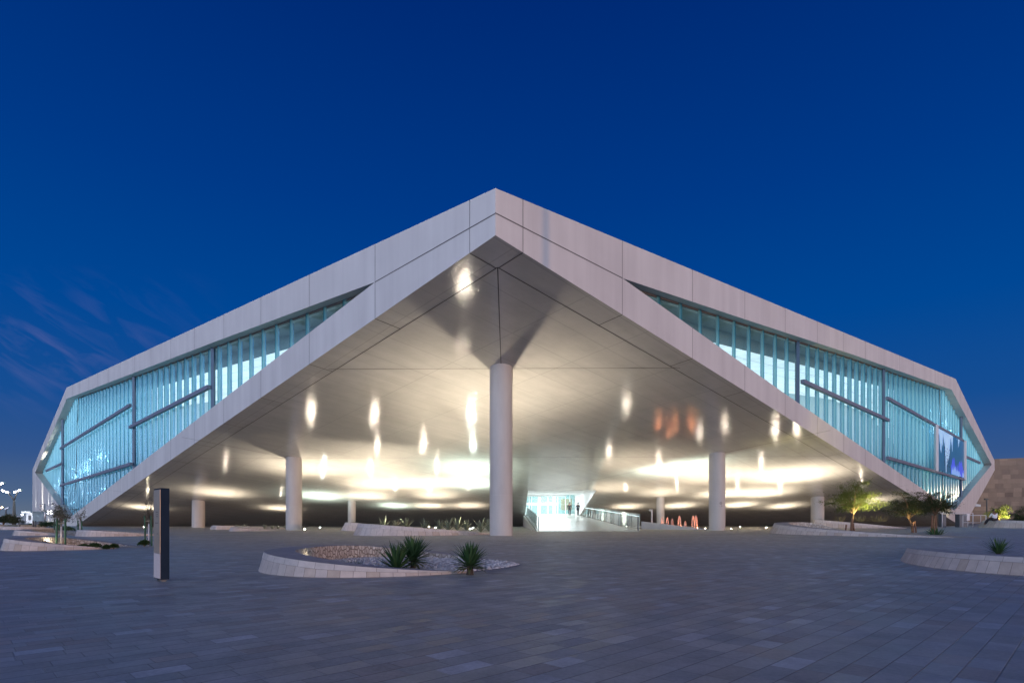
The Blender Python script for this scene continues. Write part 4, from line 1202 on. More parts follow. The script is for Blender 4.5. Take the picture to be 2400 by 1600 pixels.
z8 = zoomed(80, 1140, 7.35)
for i, (x_, w_, h_, lab) in enumerate([(835, 200, 75, 'dark round shrub, leftmost in the planter nearest the totem'), (1070, 235, 105, 'largest green round shrub in the planter nearest the totem'),
                                       (1245, 120, 60, 'smallest shrub squeezed between two round ones in the left planter'), (1370, 180, 85, 'dark round shrub right of the smallest one in the left planter'),
                                       (1895, 215, 105, 'dark round shrub just left of the totem')]):
    px, _ = z8(x_, 0); p = gnd(px, 1286.5 if i < 4 else 1280.5); s_ = p.y / F / 7.35
    leafball('shrub', p + Vector((0, 0, .01)), lab, 'shrub', w_ / 2 * s_ * .8, w_ / 2 * s_ * .7, h_ * s_ * .8, 1500, 0.045, 'shrub', 30 + i, 'round shrubs on the left')
p = gnd(117, 1238); leafball('hedge', p, 'low green hedge in front of the white wall on the left', 'hedge', 1.1, .8, .62, 1500, 0.13, 'shrub', 44)
p = gnd(156, 1246.5); leafball('shrub', p, 'green bush behind the left saplings in the second planter', 'shrub', .62, .5, .42, 900, 0.09, 'shrub', 45)


def tree(name, base, label, height, trunk_h, crown, n_leaf, leaf_s, lm, bm_, seed, group=None, trunk_r=0.06, whitewash=0.0, bare=0.0, flat=1.0, lean=(0, 0), stems=1):
    """tapered limbs carrying many small leaves; crown = (rx, ry, z_low, z_high) measured from the base"""
    random.seed(seed); base = Vector(base)
    root = thing(name, base, label, 'tree', group)
    rx, ry, zl, zh = crown; q = MB(); lf = MB()
    tops = []
    fork = base + Vector((lean[0], lean[1], trunk_h))
    kink = base + Vector((lean[0] * 0.2 + random.uniform(-.04, .04), lean[1] * .4, trunk_h * 0.5))
    q.tube([base + Vector((0, 0, -0.05)), kink, fork], [trunk_r * 1.2, trunk_r, trunk_r * .8], 8)
    cc = base + Vector((lean[0], lean[1], 0))
    nb = 9 if bare < 0.5 else 7
    twigs = []
    for k in range(nb):
        a = 2 * math.pi * k / nb + random.uniform(-.3, .3); rr = random.uniform(.45, .95)
        hz = zl + (zh - zl) * (random.uniform(.15, 1.0) if k % 2 else random.uniform(.05, .7))
        tip = cc + Vector((math.cos(a) * rx * rr * (1 - .35 * (hz - zl) / (zh - zl)), math.sin(a) * ry * rr, hz))
        mid = fork.lerp(tip, 0.5) + Vector((random.uniform(-.1, .1) * rx, random.uniform(-.1, .1) * ry, .12 * (zh - zl)))
        q.tube([fork, mid, tip], [trunk_r * .55, trunk_r * .34, trunk_r * .1], 6)
        for m_ in range(7):
            u = random.uniform(.3, 1.0); s0 = fork.lerp(mid, u * 2) if u < .5 else mid.lerp(tip, u * 2 - 1)
            d = Vector((random.gauss(0, 1) * rx, random.gauss(0, 1) * ry, random.gauss(.1, .6) * (zh - zl) * .6)) * 0.36
            e = s0 + d
            # keep twigs inside the crown envelope
            ez = min(max(e.z, base.z + zl), base.z + zh); e.z = ez
            q.tube([s0, s0.lerp(e, .55) + Vector((0, 0, .03)), e], [trunk_r * .16, trunk_r * .1, trunk_r * .045], 4, False)
            twigs.append((s0, e))
    for k in range(n_leaf):
        s0, e = random.choice(twigs); u = random.uniform(.25, 1.08); p = s0.lerp(e, u)
        sg = 0.055 * (rx + ry) * random.choice((.5, 1, 1.5))
        p = p + Vector((random.gauss(0, sg), random.gauss(0, sg), random.gauss(0, sg * .55 * flat)))
        leaf(lf, p, leaf_s * random.uniform(.6, 1.35), (e - s0).normalized())
    q.build('trunk', bm_, root, True)
    if n_leaf:
        lf.build('crown', lm, root)
    if whitewash:
        w = MB(); w.tube([base, base + Vector((lean[0] * .2 * whitewash / trunk_h, 0, whitewash))], [trunk_r * 1.25, trunk_r * 1.15], 8); w.build('painted_trunk', M['whitewash'], root, True)
    return root


def stake(p, h, r, lab, matn, group, lean=0.0, ring=None):
    q = MB(); p = Vector(p); q.tube([p, p + Vector((lean, 0, h))], r, 10)
    return tag(q.build('tree_stake', M[matn], smooth='auto'), lab, 'tree stake', group)


# acacias on the right
tr1 = Vector((at(1996, 1245, 41).x, 41, 0)); s1 = 41 / F
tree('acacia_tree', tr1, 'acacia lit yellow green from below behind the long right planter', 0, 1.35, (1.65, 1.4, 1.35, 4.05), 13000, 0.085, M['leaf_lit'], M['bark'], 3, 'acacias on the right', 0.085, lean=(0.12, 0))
lamp('SPOT', 'tree_light', tr1 + Vector((0.75, -1.0, 0.2)), 3600, (1.0, 0.88, 0.36), spot_size=R(95), spot_blend=0.7, shadow_soft_size=0.08).rotation_euler = Vector((-0.2, -0.45, -1.0)).to_track_quat('Z', 'Y').to_euler()
tr2 = Vector((at(2140, 1245, 43.5).x, 43.5, 0))
tree('acacia_tree', tr2, 'broad dark acacia leaning left, middle of the three on the right', 0, 1.0, (1.85, 1.4, 1.25, 3.0), 12000, 0.085, M['leaf_shaded'], M['bark'], 8, 'acacias on the right', 0.085, lean=(-0.3, 0))
lamp('SPOT', 'tree_light', tr2 + Vector((-0.3, -1.0, 0.2)), 190, (1.0, 0.8, 0.4), spot_size=R(95), spot_blend=0.7, shadow_soft_size=0.08).rotation_euler = Vector((0.2, -0.45, -1.0)).to_track_quat('Z', 'Y').to_euler()
tr3 = Vector((at(2188, 1248, 41.5).x, 41.5, 0))
tree('acacia_tree', tr3, 'upright dark acacia nearest the glass wall, rightmost of the three', 0, 1.25, (1.35, 1.2, 1.3, 3.3), 11000, 0.085, M['leaf_shaded'], M['bark'], 12, 'acacias on the right', 0.075, lean=(0.1, 0))
for i, (p0, dx, dy, h, lab) in enumerate([(tr1, -.16, -.25, 1.02, 'brown stake left of the lit acacia trunk'), (tr1, .14, -.1, .7, 'short brown stake right of the lit acacia trunk'), (tr1, -.38, .1, .62, 'shortest brown stake, leftmost at the lit acacia'),
                                          (tr2, -.2, -.25, .8, 'brown stake left of the middle acacia trunk'), (tr2, .08, -.2, .85, 'brown stake right of the middle acacia trunk'),
                                          (tr3, -.25, -.15, 1.25, 'tall brown stake left of the rightmost acacia'), (tr3, .3, .1, 1.22, 'tall brown stake right of the rightmost acacia'), (tr3, -.02, .2, 1.25, 'tall brown stake behind the rightmost acacia trunk')]):
    stake(p0 + Vector((dx, dy, 0)), h, 0.052, lab, 'brown_stake', 'brown stakes on the right', 0.06 if dx < 0 else -0.08)
# far right trees by the sandstone wall
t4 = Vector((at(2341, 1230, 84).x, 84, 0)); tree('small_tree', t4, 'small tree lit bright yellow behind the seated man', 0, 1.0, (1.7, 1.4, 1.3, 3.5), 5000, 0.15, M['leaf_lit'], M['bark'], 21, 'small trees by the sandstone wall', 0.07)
lamp('SPOT', 'tree_light', t4 + Vector((1.2, -1.0, 0.5)), 3600, (1.0, 0.86, 0.36), spot_size=R(100), spot_blend=0.7, shadow_soft_size=0.1).rotation_euler = Vector((.7, -0.5, -1.0)).to_track_quat('Z', 'Y').to_euler()
t5 = Vector((at(2398, 1230, 80).x, 80, 0)); tree('small_tree', t5, 'dark tree at the right edge of the picture', 0, 0.7, (1.9, 1.4, 0.7, 2.9), 5000, 0.15, M['leaf_shaded'], M['bark'], 22, 'small trees by the sandstone wall', 0.07)

# staked saplings on the left
z1b = zoomed(0, 1060, 6.535)
SAP = [(143.8, 19.6, 1.55, 0.62, 'leafy sapling tied between two green stakes in the nearest left planter', (135, 155.5), .96, 0.036, 500, .0),
       (188, 38, 1.75, 0.75, 'nearly bare sapling in front of the glass corner on the left', (184.5, 193), .9, 0.045, 150, .8),
       (135, 39, 1.9, 0.8, 'thin sapling behind the nearest left one', (128.4, 141), 1.0, 0.045, 220, .3),
       (349, 20.6, 1.75, 0.5, 'wispy sapling with whitewashed stem just left of the totem', (342.5, 357.5), 1.07, 0.032, 130, .3)]
for i, (px, Y, H, th, lab, st, sh, sr, nl, bare) in enumerate(SAP):
    p = Vector((at(px, 1250, Y).x, Y, 0)); k = Y / F
    cw = {0: .36, 1: .50, 2: .45, 3: .20}[i]
    tree('sapling', p, lab, 0, H * .55, (cw, cw, H * .5, H), nl * 3, 0.05 if Y < 30 else 0.075, M['leaf_grey'], M['bark_grey'], 60 + i, 'saplings on the left', 0.022 if Y < 30 else .03, whitewash=H * .45, bare=bare)
    for j, sx in enumerate(st):
        stake((at(sx, 1250, Y).x, Y - .05, 0), sh, sr * .85, '%s green stake of the %s' % (('left', 'right')[j], lab.split(' in ')[0].split(' with ')[0].split(' tied')[0].split(' behind')[0] + {0: ' in the nearest planter', 1: ' by the glass corner', 2: ' behind the nearest one', 3: ' beside the totem'}[i]), 'green_stake', 'green stakes on the left', random.uniform(-.03, .03))
    q = MB(); q.bar((at(st[0], 1250, Y).x, Y - .05, sh * .82), (at(st[1], 1250, Y).x, Y - .05, sh * .84), 0.012, 0.03)
    tag(q.build('tree_tie', M['tie']), 'webbing tie between the green stakes of the %s' % ('nearest sapling', 'bare sapling', 'thin sapling', 'wispy sapling')[i], 'tree tie', 'ties between green stakes')

# ------------------------------------------------------------------ information totem
k0 = gnd(376.4, 1363); av = Vector((-0.263, 0.270, 0)); bv = Vector((0.082, 0.080, 0)); ZT = EYE + (HY - 1143) / F * k0.y
kio = thing('information_totem', k0, 'slim dark information totem with bronze face and pale foot panel', 'sign')
q = MB(); ez = Vector((0, 0, 1)); b0 = k0 + ez * 0.03; hgt = ZT - 0.03


def slab(o, a, b, z0, z1):
    q_ = [o, o + a, o + a + b, o + b]
    vs = [v + ez * z0 for v in q_] + [v + ez * z1 for v in q_]
    return vs, [(3, 2, 1, 0), (4, 5, 6, 7), (0, 1, 5, 4), (1, 2, 6, 5), (2, 3, 7, 6), (3, 0, 4, 7)]


q.add(*slab(k0, av, bv, 0.03, ZT)); q.build('body', M['kiosk_dark'], kio)
nf = Vector((-av.y, av.x, 0)).normalized()
if nf.dot(-k0) < 0:
    nf = -nf
zs = EYE - (1297 - HY) / F * k0.y
q = MB(); q.add(*slab(k0 + av * 0.015 + nf * 0.006, av * 0.97, -nf * 0.006 + nf * 0.0, zs + .004, ZT - 0.02)); face = q.build('face_panel', M['kiosk_face'], kio)
q = MB(); q.add(*slab(k0 + av * 0.015 + nf * 0.006, av * 0.97, -nf * 0.006, 0.045, zs)); q.build('foot_panel', M['kiosk_base'], kio)
q = MB()
for (u, v_, w_) in ((.3, 1.02, .3), (.3, .985, .22), (.3, .955, .26), (.25, .86, .5), (.3, .70, .18)):
    o_ = k0 + av * u + nf * 0.0095
    q.add([o_ + ez * v_, o_ + av * w_ + ez * v_, o_ + av * w_ + ez * (v_ + .008), o_ + ez * (v_ + .008)], [(0, 1, 2, 3)])
q.build('small_lettering', M['ink'], face)
q = MB()
for u in (.15, .75):
    q.add(*slab(k0 + av * u + bv * .2, av * .14, bv * .6, 0.0, 0.032))
q.build('foot', M['grey_box'], kio)

# ------------------------------------------------------------------ banner on the right glass
z7 = zoomed(2090, 960, 1497 / 210)
bc = [fpx('R', *z7(*c)) for c in ((770, 292), (1222, 540), (1222, 1132), (770, 990))]
ban = thing('banner', fac('R', bc[3][0], bc[3][1], 0.2), 'large blue banner with dripping pale shapes hung on the right glass wall', 'banner')
q = MB(); o_ = 0.12
pts_ = [fac('R', t, z, o_) for t, z in bc]; q.add(pts_ + [fac('R', t, z, o_ + 0.05) for t, z in bc], [(0, 1, 2, 3), (7, 6, 5, 4), (0, 4, 5, 1), (1, 5, 6, 2), (2, 6, 7, 3), (3, 7, 4, 0)])
cl = q.build('printed_sheet', M['banner'], ban, uvs=[(0, 1), (1, 1), (1, 0), (0, 0)] * 2)
for a_, b_, xo in ((0, 3, -0.35), (1, 2, 0.35)):
    q = MB(); q.bar(fac('R', bc[a_][0] + xo, bc[a_][1] + .3, 0.1), fac('R', bc[b_][0] + xo, bc[b_][1] - .3, 0.1), 0.4, 0.4, up=(0, 1, 0)); q.build('banner_post', M['lightrail'], ban)
# faint circular lettering block at the top of the banner
q = MB(); random.seed(5)
t_a, t_b = bc[0][0] + (bc[1][0] - bc[0][0]) * .22, bc[0][0] + (bc[1][0] - bc[0][0]) * .45
for r_ in range(3):
    for c_ in range(3):
        tt = t_a + (t_b - t_a) * (c_ + .5) / 3; zz = bc[0][1] - 2.6 - r_ * 1.0 - (tt - bc[0][0]) * 0.02
        for k in range(10):
            a, b = 2 * math.pi * k / 10 + r_, 2 * math.pi * (k + 1) / 10 + r_
            if (k + r_ + c_) % 5 == 0:
                continue
            ra, rb = .42, .32
            q.quad(fac('R', tt + ra * math.cos(a), zz + ra * math.sin(a), o_ - .01), fac('R', tt + ra * math.cos(b), zz + ra * math.sin(b), o_ - .01), fac('R', tt + rb * math.cos(b), zz + rb * math.sin(b), o_ - .01), fac('R', tt + rb * math.cos(a), zz + rb * math.sin(a), o_ - .01))
q.build('lettering', M['ink'], cl)

# ------------------------------------------------------------------ people
def skin_obj(name, pts, edges, rad, material, parent=None, sub=2, root=0):
    bm = bmesh.new(); lay = bm.verts.layers.skin.verify(); vs = []
    for p in pts:
        vs.append(bm.verts.new(p))
    bm.verts.ensure_lookup_table()
    for i, v in enumerate(vs):
        r_ = rad[i]; v[lay].radius = r_ if isinstance(r_, tuple) else (r_, r_); v[lay].use_root = (i == root)
    for a, b in edges:
        bm.edges.new((vs[a], vs[b]))
    me = bpy.data.meshes.new(name); bm.to_mesh(me); bm.free()
    o = bpy.data.objects.new(name, me); COL.objects.link(o)
    o.modifiers.new('Skin', 'SKIN').use_smooth_shade = True
    s = o.modifiers.new('Subdivision', 'SUBSURF'); s.levels = sub; s.render_levels = sub
    me.materials.append(material)
    if parent:
        o.parent = parent
    return o


def hand(pts, edges, rad, wrist, d, k):
    """palm, four fingers and a thumb added to a skeleton; d = pointing direction"""
    d = Vector(d).normalized(); sd = d.orthogonal().normalized(); base = len(pts)
    palm = Vector(pts[wrist]) + d * 0.07 * k; pts.append(palm); rad.append(0.032 * k); edges.append((wrist, base))
    for i, L in enumerate((0.07, 0.085, 0.08, 0.065)):
        o = palm + d * .03 * k + sd * (i - 1.5) * 0.02 * k; m_ = o + d * L * .55 * k; e = m_ + (d * .8 + d.cross(sd) * .5).normalized() * L * .45 * k
        n_ = len(pts); pts += [o, m_, e]; rad += [.010 * k, .009 * k, .007 * k]; edges += [(base, n_), (n_, n_ + 1), (n_ + 1, n_ + 2)]
    o = Vector(pts[wrist]) + d * .04 * k + sd * .03 * k; e = o + (d + sd).normalized() * .055 * k; n_ = len(pts)
    pts += [o, e]; rad += [.011 * k, .008 * k]; edges += [(base, n_), (n_, n_ + 1)]


def head_parts(root, c, k, hairm, face=(0, -1, 0), long_hair=False):
    """hair, eyes, nose, mouth and ears on a head centred at c"""
    f = Vector(face).normalized(); s = Vector((-f.y, f.x, 0))
    q = MB(); n = 14
    for i in range(7):
        a = math.pi * i / 6 * 0.62; r_ = 0.112 * k * math.sin(a) + .001; z = 0.132 * k * math.cos(a)
        q.v += [c - f * 0.02 * k + s * (r_ * math.cos(2 * math.pi * j / n)) * .92 + f * (r_ * math.sin(2 * math.pi * j / n)) + Vector((0, 0, z)) for j in range(n)]
    q.f = [(i * n + j, i * n + (j + 1) % n, (i + 1) * n + (j + 1) % n, (i + 1) * n + j) for i in range(6) for j in range(n)]
    q.build('hair', hairm, root, True)
    q = MB()
    for sx in (-1, 1):
        q.lathe([(0.003, -.010 * k), (.011 * k, 0), (.003, .010 * k)], 8, c + f * .092 * k + s * sx * .034 * k + Vector((0, 0, .005 * k)))
    q.build('eyes', M['ink'], root)


def walker(p, k, label, coat, seed, dirn=1):
    """person walking, seen small in the doorway"""
    root = thing('person', p, label, 'person', None); p = Vector(p); st = 0.17 * k
    P = lambda x, y, z: p + Vector((x * k, y * k, z * k))
    pts = [P(0, 0, .93), P(0, .0, 1.12), P(0, 0, 1.38), P(0, -.01, 1.50), P(0, -.02, 1.60), P(0, -.02, 1.72),
           P(-.09, 0, .90), P(-.10, -.14, .50), P(-.10, -.20, .08), P(-.10, -.32, .03), P(.09, 0, .90), P(.10, .10, .50), P(.10, .28, .12), P(.10, .20, .04),
           P(-.19, 0, 1.40), P(-.25, .09, 1.14), P(-.24, .0, .92), P(.19, 0, 1.40), P(.25, -.09, 1.14), P(.24, -.2, .96)]
    rad = [(.15 * k, .11 * k), (.135 * k, .095 * k), (.15 * k, .10 * k), .055 * k, .085 * k, (.08 * k, .09 * k), .085 * k, .06 * k, .042 * k, .035 * k, .085 * k, .06 * k, .042 * k, .035 * k, .062 * k, .042 * k, .03 * k, .062 * k, .042 * k, .03 * k]
    ed = [(0, 1), (1, 2), (2, 3), (3, 4), (4, 5), (0, 6), (6, 7), (7, 8), (8, 9), (0, 10), (10, 11), (11, 12), (12, 13), (2, 14), (14, 15), (15, 16), (2, 17), (17, 18), (18, 19)]
    hand(pts, ed, rad, 16, (0, -.2, -1), k); hand(pts, ed, rad, 19, (0, -.3, -1), k)
    b = skin_obj('body', pts, ed, rad, M['skin']); b.parent = root; b.matrix_parent_inverse = Matrix.Translation(-p)
    g_ = 1.16
    cp = [pts[i] for i in (0, 1, 2, 14, 15, 17, 18)] + [P(-.24, .02, .97), P(.24, -.17, 1.0), P(0, 0, .80)]
    cr = [(.17 * k, .13 * k), (.155 * k, .12 * k), (.165 * k, .12 * k), .075 * k, .055 * k, .075 * k, .055 * k, .045 * k, .045 * k, (.18 * k, .14 * k)]
    c = skin_obj('coat', cp, [(0, 1), (1, 2), (2, 3), (3, 4), (2, 5), (5, 6), (4, 7), (6, 8), (0, 9)], cr, coat); c.parent = root; c.matrix_parent_inverse = Matrix.Translation(-p)
    tp = [pts[i] for i in (0, 6, 7, 8, 10, 11, 12)]
    c = skin_obj('trousers', tp, [(0, 1), (1, 2), (2, 3), (0, 4), (4, 5), (5, 6)], [(.16 * k, .12 * k), .10 * k, .075 * k, .06 * k, .10 * k, .075 * k, .06 * k], M['cloth_dark']); c.parent = root; c.matrix_parent_inverse = Matrix.Translation(-p)
    head_parts(root, P(0, -.02, 1.68), k, M['hair'])
    return root


for (px, Y, k, lab, cm) in ((1335, 83.5, 1.10, 'person in a dark coat walking down from the entrance, left of two', M['cloth_dark']), (1354.5, 82.0, 1.08, 'person in a navy top on the ramp, right of two', M['cloth_navy'])):
    walker((at(px, 1200, Y).x, Y, rz(Y) + 0.02), k, lab, cm, 1)


def sitter(p, k):
    """man seated on the planter rim, seen from behind, bent over something in his lap; p = seat point"""
    root = thing('person', (p[0], p[1], 0), 'person in a white shirt and dark trousers sitting bent forward on the right planter rim', 'person'); p = Vector(p)
    P = lambda x, y, z: p + Vector((x * k, y * k, z * k))
    pts = [P(0, 0, .10), P(.0, .02, .30), P(.01, .06, .55), P(.0, .10, .64), P(-.01, .13, .72), P(-.01, .15, .83),
           P(-.10, .05, .08), P(-.42, .26, .06), P(-.62, .28, -.30), P(-.74, .22, -.34), P(.10, .05, .08), P(-.22, .34, .10), P(-.46, .40, -.32), P(-.58, .34, -.36),
           P(-.20, .06, .53), P(-.27, .20, .30), P(-.10, .36, .22), P(.20, .06, .53), P(.33, .16, .30), P(.16, .36, .22)]
    rad = [(.17 * k, .13 * k), (.15 * k, .11 * k), (.17 * k, .11 * k), .055 * k, .085 * k, (.08 * k, .09 * k), .09 * k, .07 * k, .045 * k, .035 * k, .09 * k, .07 * k, .045 * k, .035 * k, .065 * k, .048 * k, .032 * k, .065 * k, .048 * k, .032 * k]
    ed = [(0, 1), (1, 2), (2, 3), (3, 4), (4, 5), (0, 6), (6, 7), (7, 8), (8, 9), (0, 10), (10, 11), (11, 12), (12, 13), (2, 14), (14, 15), (15, 16), (2, 17), (17, 18), (18, 19)]
    hand(pts, ed, rad, 16, (.5, .3, -.2), k); hand(pts, ed, rad, 19, (-.5, .3, -.2), k)
    inv = Matrix.Translation(-Vector((p.x, p.y, 0)))
    b = skin_obj('body', pts, ed, rad, M['skin']); b.parent = root; b.matrix_parent_inverse = inv
    cp = [pts[i] for i in (0, 1, 2, 14, 15, 17, 18)] + [pts[15].lerp(pts[16], .8), pts[18].lerp(pts[19], .8)]
    c = skin_obj('shirt', cp, [(0, 1), (1, 2), (2, 3), (3, 4), (2, 5), (5, 6), (4, 7), (6, 8)], [(.20 * k, .15 * k), (.185 * k, .14 * k), (.19 * k, .13 * k), .08 * k, .062 * k, .08 * k, .062 * k, .045 * k, .045 * k], M['shirt_white']); c.parent = root; c.matrix_parent_inverse = inv
    c = skin_obj('trousers', [pts[i] for i in (0, 6, 7, 8, 10, 11, 12)], [(0, 1), (1, 2), (2, 3), (0, 4), (4, 5), (5, 6)], [(.18 * k, .14 * k), .11 * k, .085 * k, .06 * k, .11 * k, .085 * k, .06 * k], M['cloth_dark']); c.parent = root; c.matrix_parent_inverse = inv
    head_parts(root, P(-.01, .14, .80), k, M['hair'], (-.2, 1, -.3))


ps = at(2331.5, 1217.8, 69.0); sitter((ps.x, ps.y, ps.z - 0.02), 1.42)

# ------------------------------------------------------------------ right background: sandstone wall, rails, boxes
YW = 165.0
xa, xb = (2255 - HX) / F * YW, 300
zt0 = EYE + (HY - 1078) / F * YW
q = MB(); q.add([(xa, YW, -.1), (xb, YW - 60, -.1), (xb, YW - 60, zt0 + 2), (xa, YW, zt0), (xa + 12, YW + 30, -.1), (xa + 12, YW + 30, zt0), (xb, YW, zt0 + 2)],
                [(0, 1, 2, 3), (4, 0, 3, 5), (3, 2, 6, 5)])
Lw = math.hypot(xb - xa, 60)
tag(q.build('sandstone_building', M['sandstone'], uvs=[(0, 0), (Lw, 0), (Lw, zt0 + 2), (0, zt0), (-32, 0), (-32, zt0), (Lw, zt0 + 3)]), 'tall windowless sandstone building beyond the right end of the library', 'building')
z2b = zoomed(2140, 1040, 7.127)


def frame_rail(name, x0, x1, y0, y1, Y, lab, mids=(), bars=()):
    root = thing(name, at((z2b(x0, 0)[0] + z2b(x1, 0)[0]) / 2, 1230, Y) * 1.0, lab, 'railing', 'white tubular railings by the right corner')
    A_ = at(*z2b(x0, y0), Y); B_ = at(*z2b(x1, y0), Y); q = MB(); A0 = Vector((A_.x, Y, 0)); B0 = Vector((B_.x, Y, 0)); A_.z = B_.z
    q.tube([A0, A_], 0.05, 8); q.tube([B0, B_], 0.05, 8)
    for mx in mids:
        X_ = at(*z2b(mx, y0), Y).x; q.tube([(X_, Y, 0), (X_, Y, B_.z)], .035, 8)
    q.build('posts', M['white_rail'], root, True)
    q = MB(); q.tube([A_, B_], .05, 8)
    for by in bars:
        zz = at(*z2b(x0, by), Y).z; q.tube([(A_.x, Y, zz), (B_.x, Y, zz)], .03, 8)
    q.build('rails', M['white_rail'], root, True)


frame_rail('railing', 487, 1000, 1152, 1370, 76, 'tall white tubular railing frame in front of the grey boxes')
frame_rail('railing', 832, 1218, 1190, 1370, 73, 'lower white railing with a bottom rail, just left of the seated man', (915, 1130), (1308,))
for (x0, x1, y0, Y, lab) in ((495, 552, 1170, 77, 'narrow dark grey cabinet behind the left post of the tall railing'), (775, 905, 1170, 79, 'wide dark grey cabinet behind the white railing')):
    A_ = at(*z2b(x0, y0), Y); B_ = at(*z2b(x1, y0), Y); r_ = thing('cabinet', (A_.x, Y, 0), lab, 'cabinet')
    q = MB(); q.box(((A_.x + B_.x) / 2, Y + .4, A_.z / 2), (B_.x - A_.x, .8, A_.z)); q.build('housing', M['grey_box'], r_)
    q = MB(); q.box(((A_.x + B_.x) / 2, Y - .012, A_.z / 2), ((B_.x - A_.x) * .86, .02, A_.z * .9)); q.build('door', M['grey_box'], r_)
A_ = at(*z2b(897, 1162), 72.5); B_ = at(*z2b(945, 1278), 72.5)
sg = thing('notice_board', ((A_.x + B_.x) / 2, 72.5, 0), 'white notice board on a slim post by the railing', 'sign')
q = MB(); q.box(((A_.x + B_.x) / 2, 72.5, (A_.z + B_.z) / 2), (B_.x - A_.x, .05, A_.z - B_.z)); q.build('panel', M['white_rail'], sg)
q = MB(); q.tube([((A_.x + B_.x) / 2, 72.56, 0), ((A_.x + B_.x) / 2, 72.56, B_.z + .2)], .03, 8); q.build('post', M['metal'], sg)
# slim dark pole right of the railing
A_ = at(*z2b(1232, 920), 88); q = MB(); q.tube([(A_.x, 88, 0), (A_.x, 88, A_.z)], .09, 10); q.box((A_.x - .1, 88, A_.z), (.5, .3, .25))
tag(q.build('camera_pole', M['steel_dark'], smooth='auto'), 'slim dark pole in front of the sandstone building', 'pole')
lamp('AREA', 'wall_wash', at(*z2b(1100, 1225), 150) + Vector((0, 0, .2)), 900, (1.0, .75, .5), shape='RECTANGLE', size=6, size_y=.4).rotation_euler = (R(150), 0, 0)

# ------------------------------------------------------------------ left background
def wall_lamp(px, py, lab):
    t, z = fpx('L', px, py); p = fac('L', t, z, -0.14); r_ = thing('wall_lamp', p, lab, 'wall lamp', 'lamps on the white wall')
    q = MB(); q.lathe([(.09, -.16), (.10, -.12), (.10, .12), (.09, .16)], 12, p); q.build('housing', M['metal'], r_)
    q = MB(); q.lathe([(.12, .165), (.14, .22), (.05, .30)], 12, p); q.lathe([(.05, -.30), (.14, -.22), (.12, -.165)], 12, p); q.build('lens', M['lens_white'], r_)
    for s_ in (1, -1):
        l = lamp('SPOT', 'wall_light', fac('L', t, z + s_ * .28, -0.30), 2600 if s_ > 0 else 1500, (1.0, 1.0, .93), spot_size=R(40), spot_blend=.9, shadow_soft_size=.08)
        l.rotation_euler = (R(180) if s_ > 0 else 0, 0, 0)


wall_lamp(84, 1203, 'wall lamp nearest the left corner of the white wall'); wall_lamp(114, 1200, 'wall lamp on the white wall, middle of three'); wall_lamp(121.8, 1200, 'wall lamp on the white wall behind the sapling, rightmost of three')
l = lamp('SPOT', 'wall_light', fac('L', fpx('L', 100, 1230)[0], 0.15, -0.9), 20000, (1.0, .93, .8), spot_size=R(30), spot_blend=.9, shadow_soft_size=.1); l.rotation_euler = (R(176), 0, 0)
q = MB(); q.lathe([(.16, 0), (.16, .06), (.1, .09)], 12, fac('L', fpx('L', 100, 1230)[0], 0, -0.9)); tag(q.build('wall_uplight', M['lens_warm']), 'uplight at the foot of the white wall on the left', 'uplight')


def street_lamp(px, base_py, top_py, Y, lab, arms, mt='lens_white', pw=0):
    b = at(px, base_py, Y); b.z = 0; T_ = at(px, top_py, Y)
    r_ = thing('street_lamp', b, lab, 'street lamp', 'street lamps on the left')
    q = MB(); q.tube([b, b.lerp(T_, .5), T_], [.30, .24, .16], 10)
    for (ax, ay) in arms:
        e = at(ax, ay, Y); q.tube([T_, T_.lerp(e, .4) + Vector((0, 0, .1)), e], [.13, .10, .07], 8)
    q.build('pole', M['bark_grey'], r_, True)
    for (ax, ay) in arms:
        e = at(ax, ay, Y); dirv = Vector((1 if ax > px else -1, 0, .35)).normalized()
        q = MB(); q.bar(e - dirv * .7, e + dirv * .7, .5, .22); q.build('lamp_head', M['metal'], r_)
        q = MB(); [q.bar(e + dirv * (o_ - .2) + Vector((0, -.27, -.06)), e + dirv * (o_ + .2) + Vector((0, -.27, -.06)), .1, .2) for o_ in (-.42, .42)]; q.build('lens', M[mt], r_)


street_lamp(33, 1232, 1172, 108, 'twin armed street lamp with two pairs of white heads on the left', [(14.5, 1150.5), (42.5, 1150)])
street_lamp(-6, 1232, 1160, 100, 'street lamp cut off by the left edge, only its bright head showing', [(1.5, 1134)])
street_lamp(-3, 1232, 1200, 130, 'low street lamp glowing orange at the left edge', [(2.5, 1189.5)], 'lens_orange')
street_lamp(14, 1230, 1196, 190, 'thin distant street lamp between the bigger ones', [(17, 1190.5)], 'metal')
# tall light mast out of view on the right, whose thin shadow crosses the fascia
mast = thing('light_mast', (53.1, -5.5, 0), 'tall slim light mast standing right of the viewpoint', 'light mast')
q = MB(); q.tube([(53.1, -5.5, 0), (53.1, -5.5, 21)], [.2, .14], 12); q.build('pole', M['metal'], mast, True)
q = MB(); q.box((53.1, -5.5, 21.1), (1.6, .5, .25)); q.build('lamp_head', M['steel_dark'], mast)
# security camera pole
b = at(105, 1235, 76); b.z = 0; T_ = at(105, 1182, 76); e = at(95, 1182.5, 76)
r_ = thing('camera_pole', b, 'grey pole with a dome camera on a short arm before the white wall', 'camera pole')
q = MB(); q.tube([b, T_ + Vector((0, 0, .1))], .075, 10); q.tube([T_, T_.lerp(e, .5) + Vector((0, 0, .06)), e], .05, 8); q.build('pole', M['metal'], r_, True)
q = MB(); q.lathe([(.04, .12), (.13, .05), (.16, -.04), (.13, -.16), (.04, -.22)], 14, e + Vector((-.05, 0, -.05))); q.build('dome_camera', M['lightrail'], r_, True)
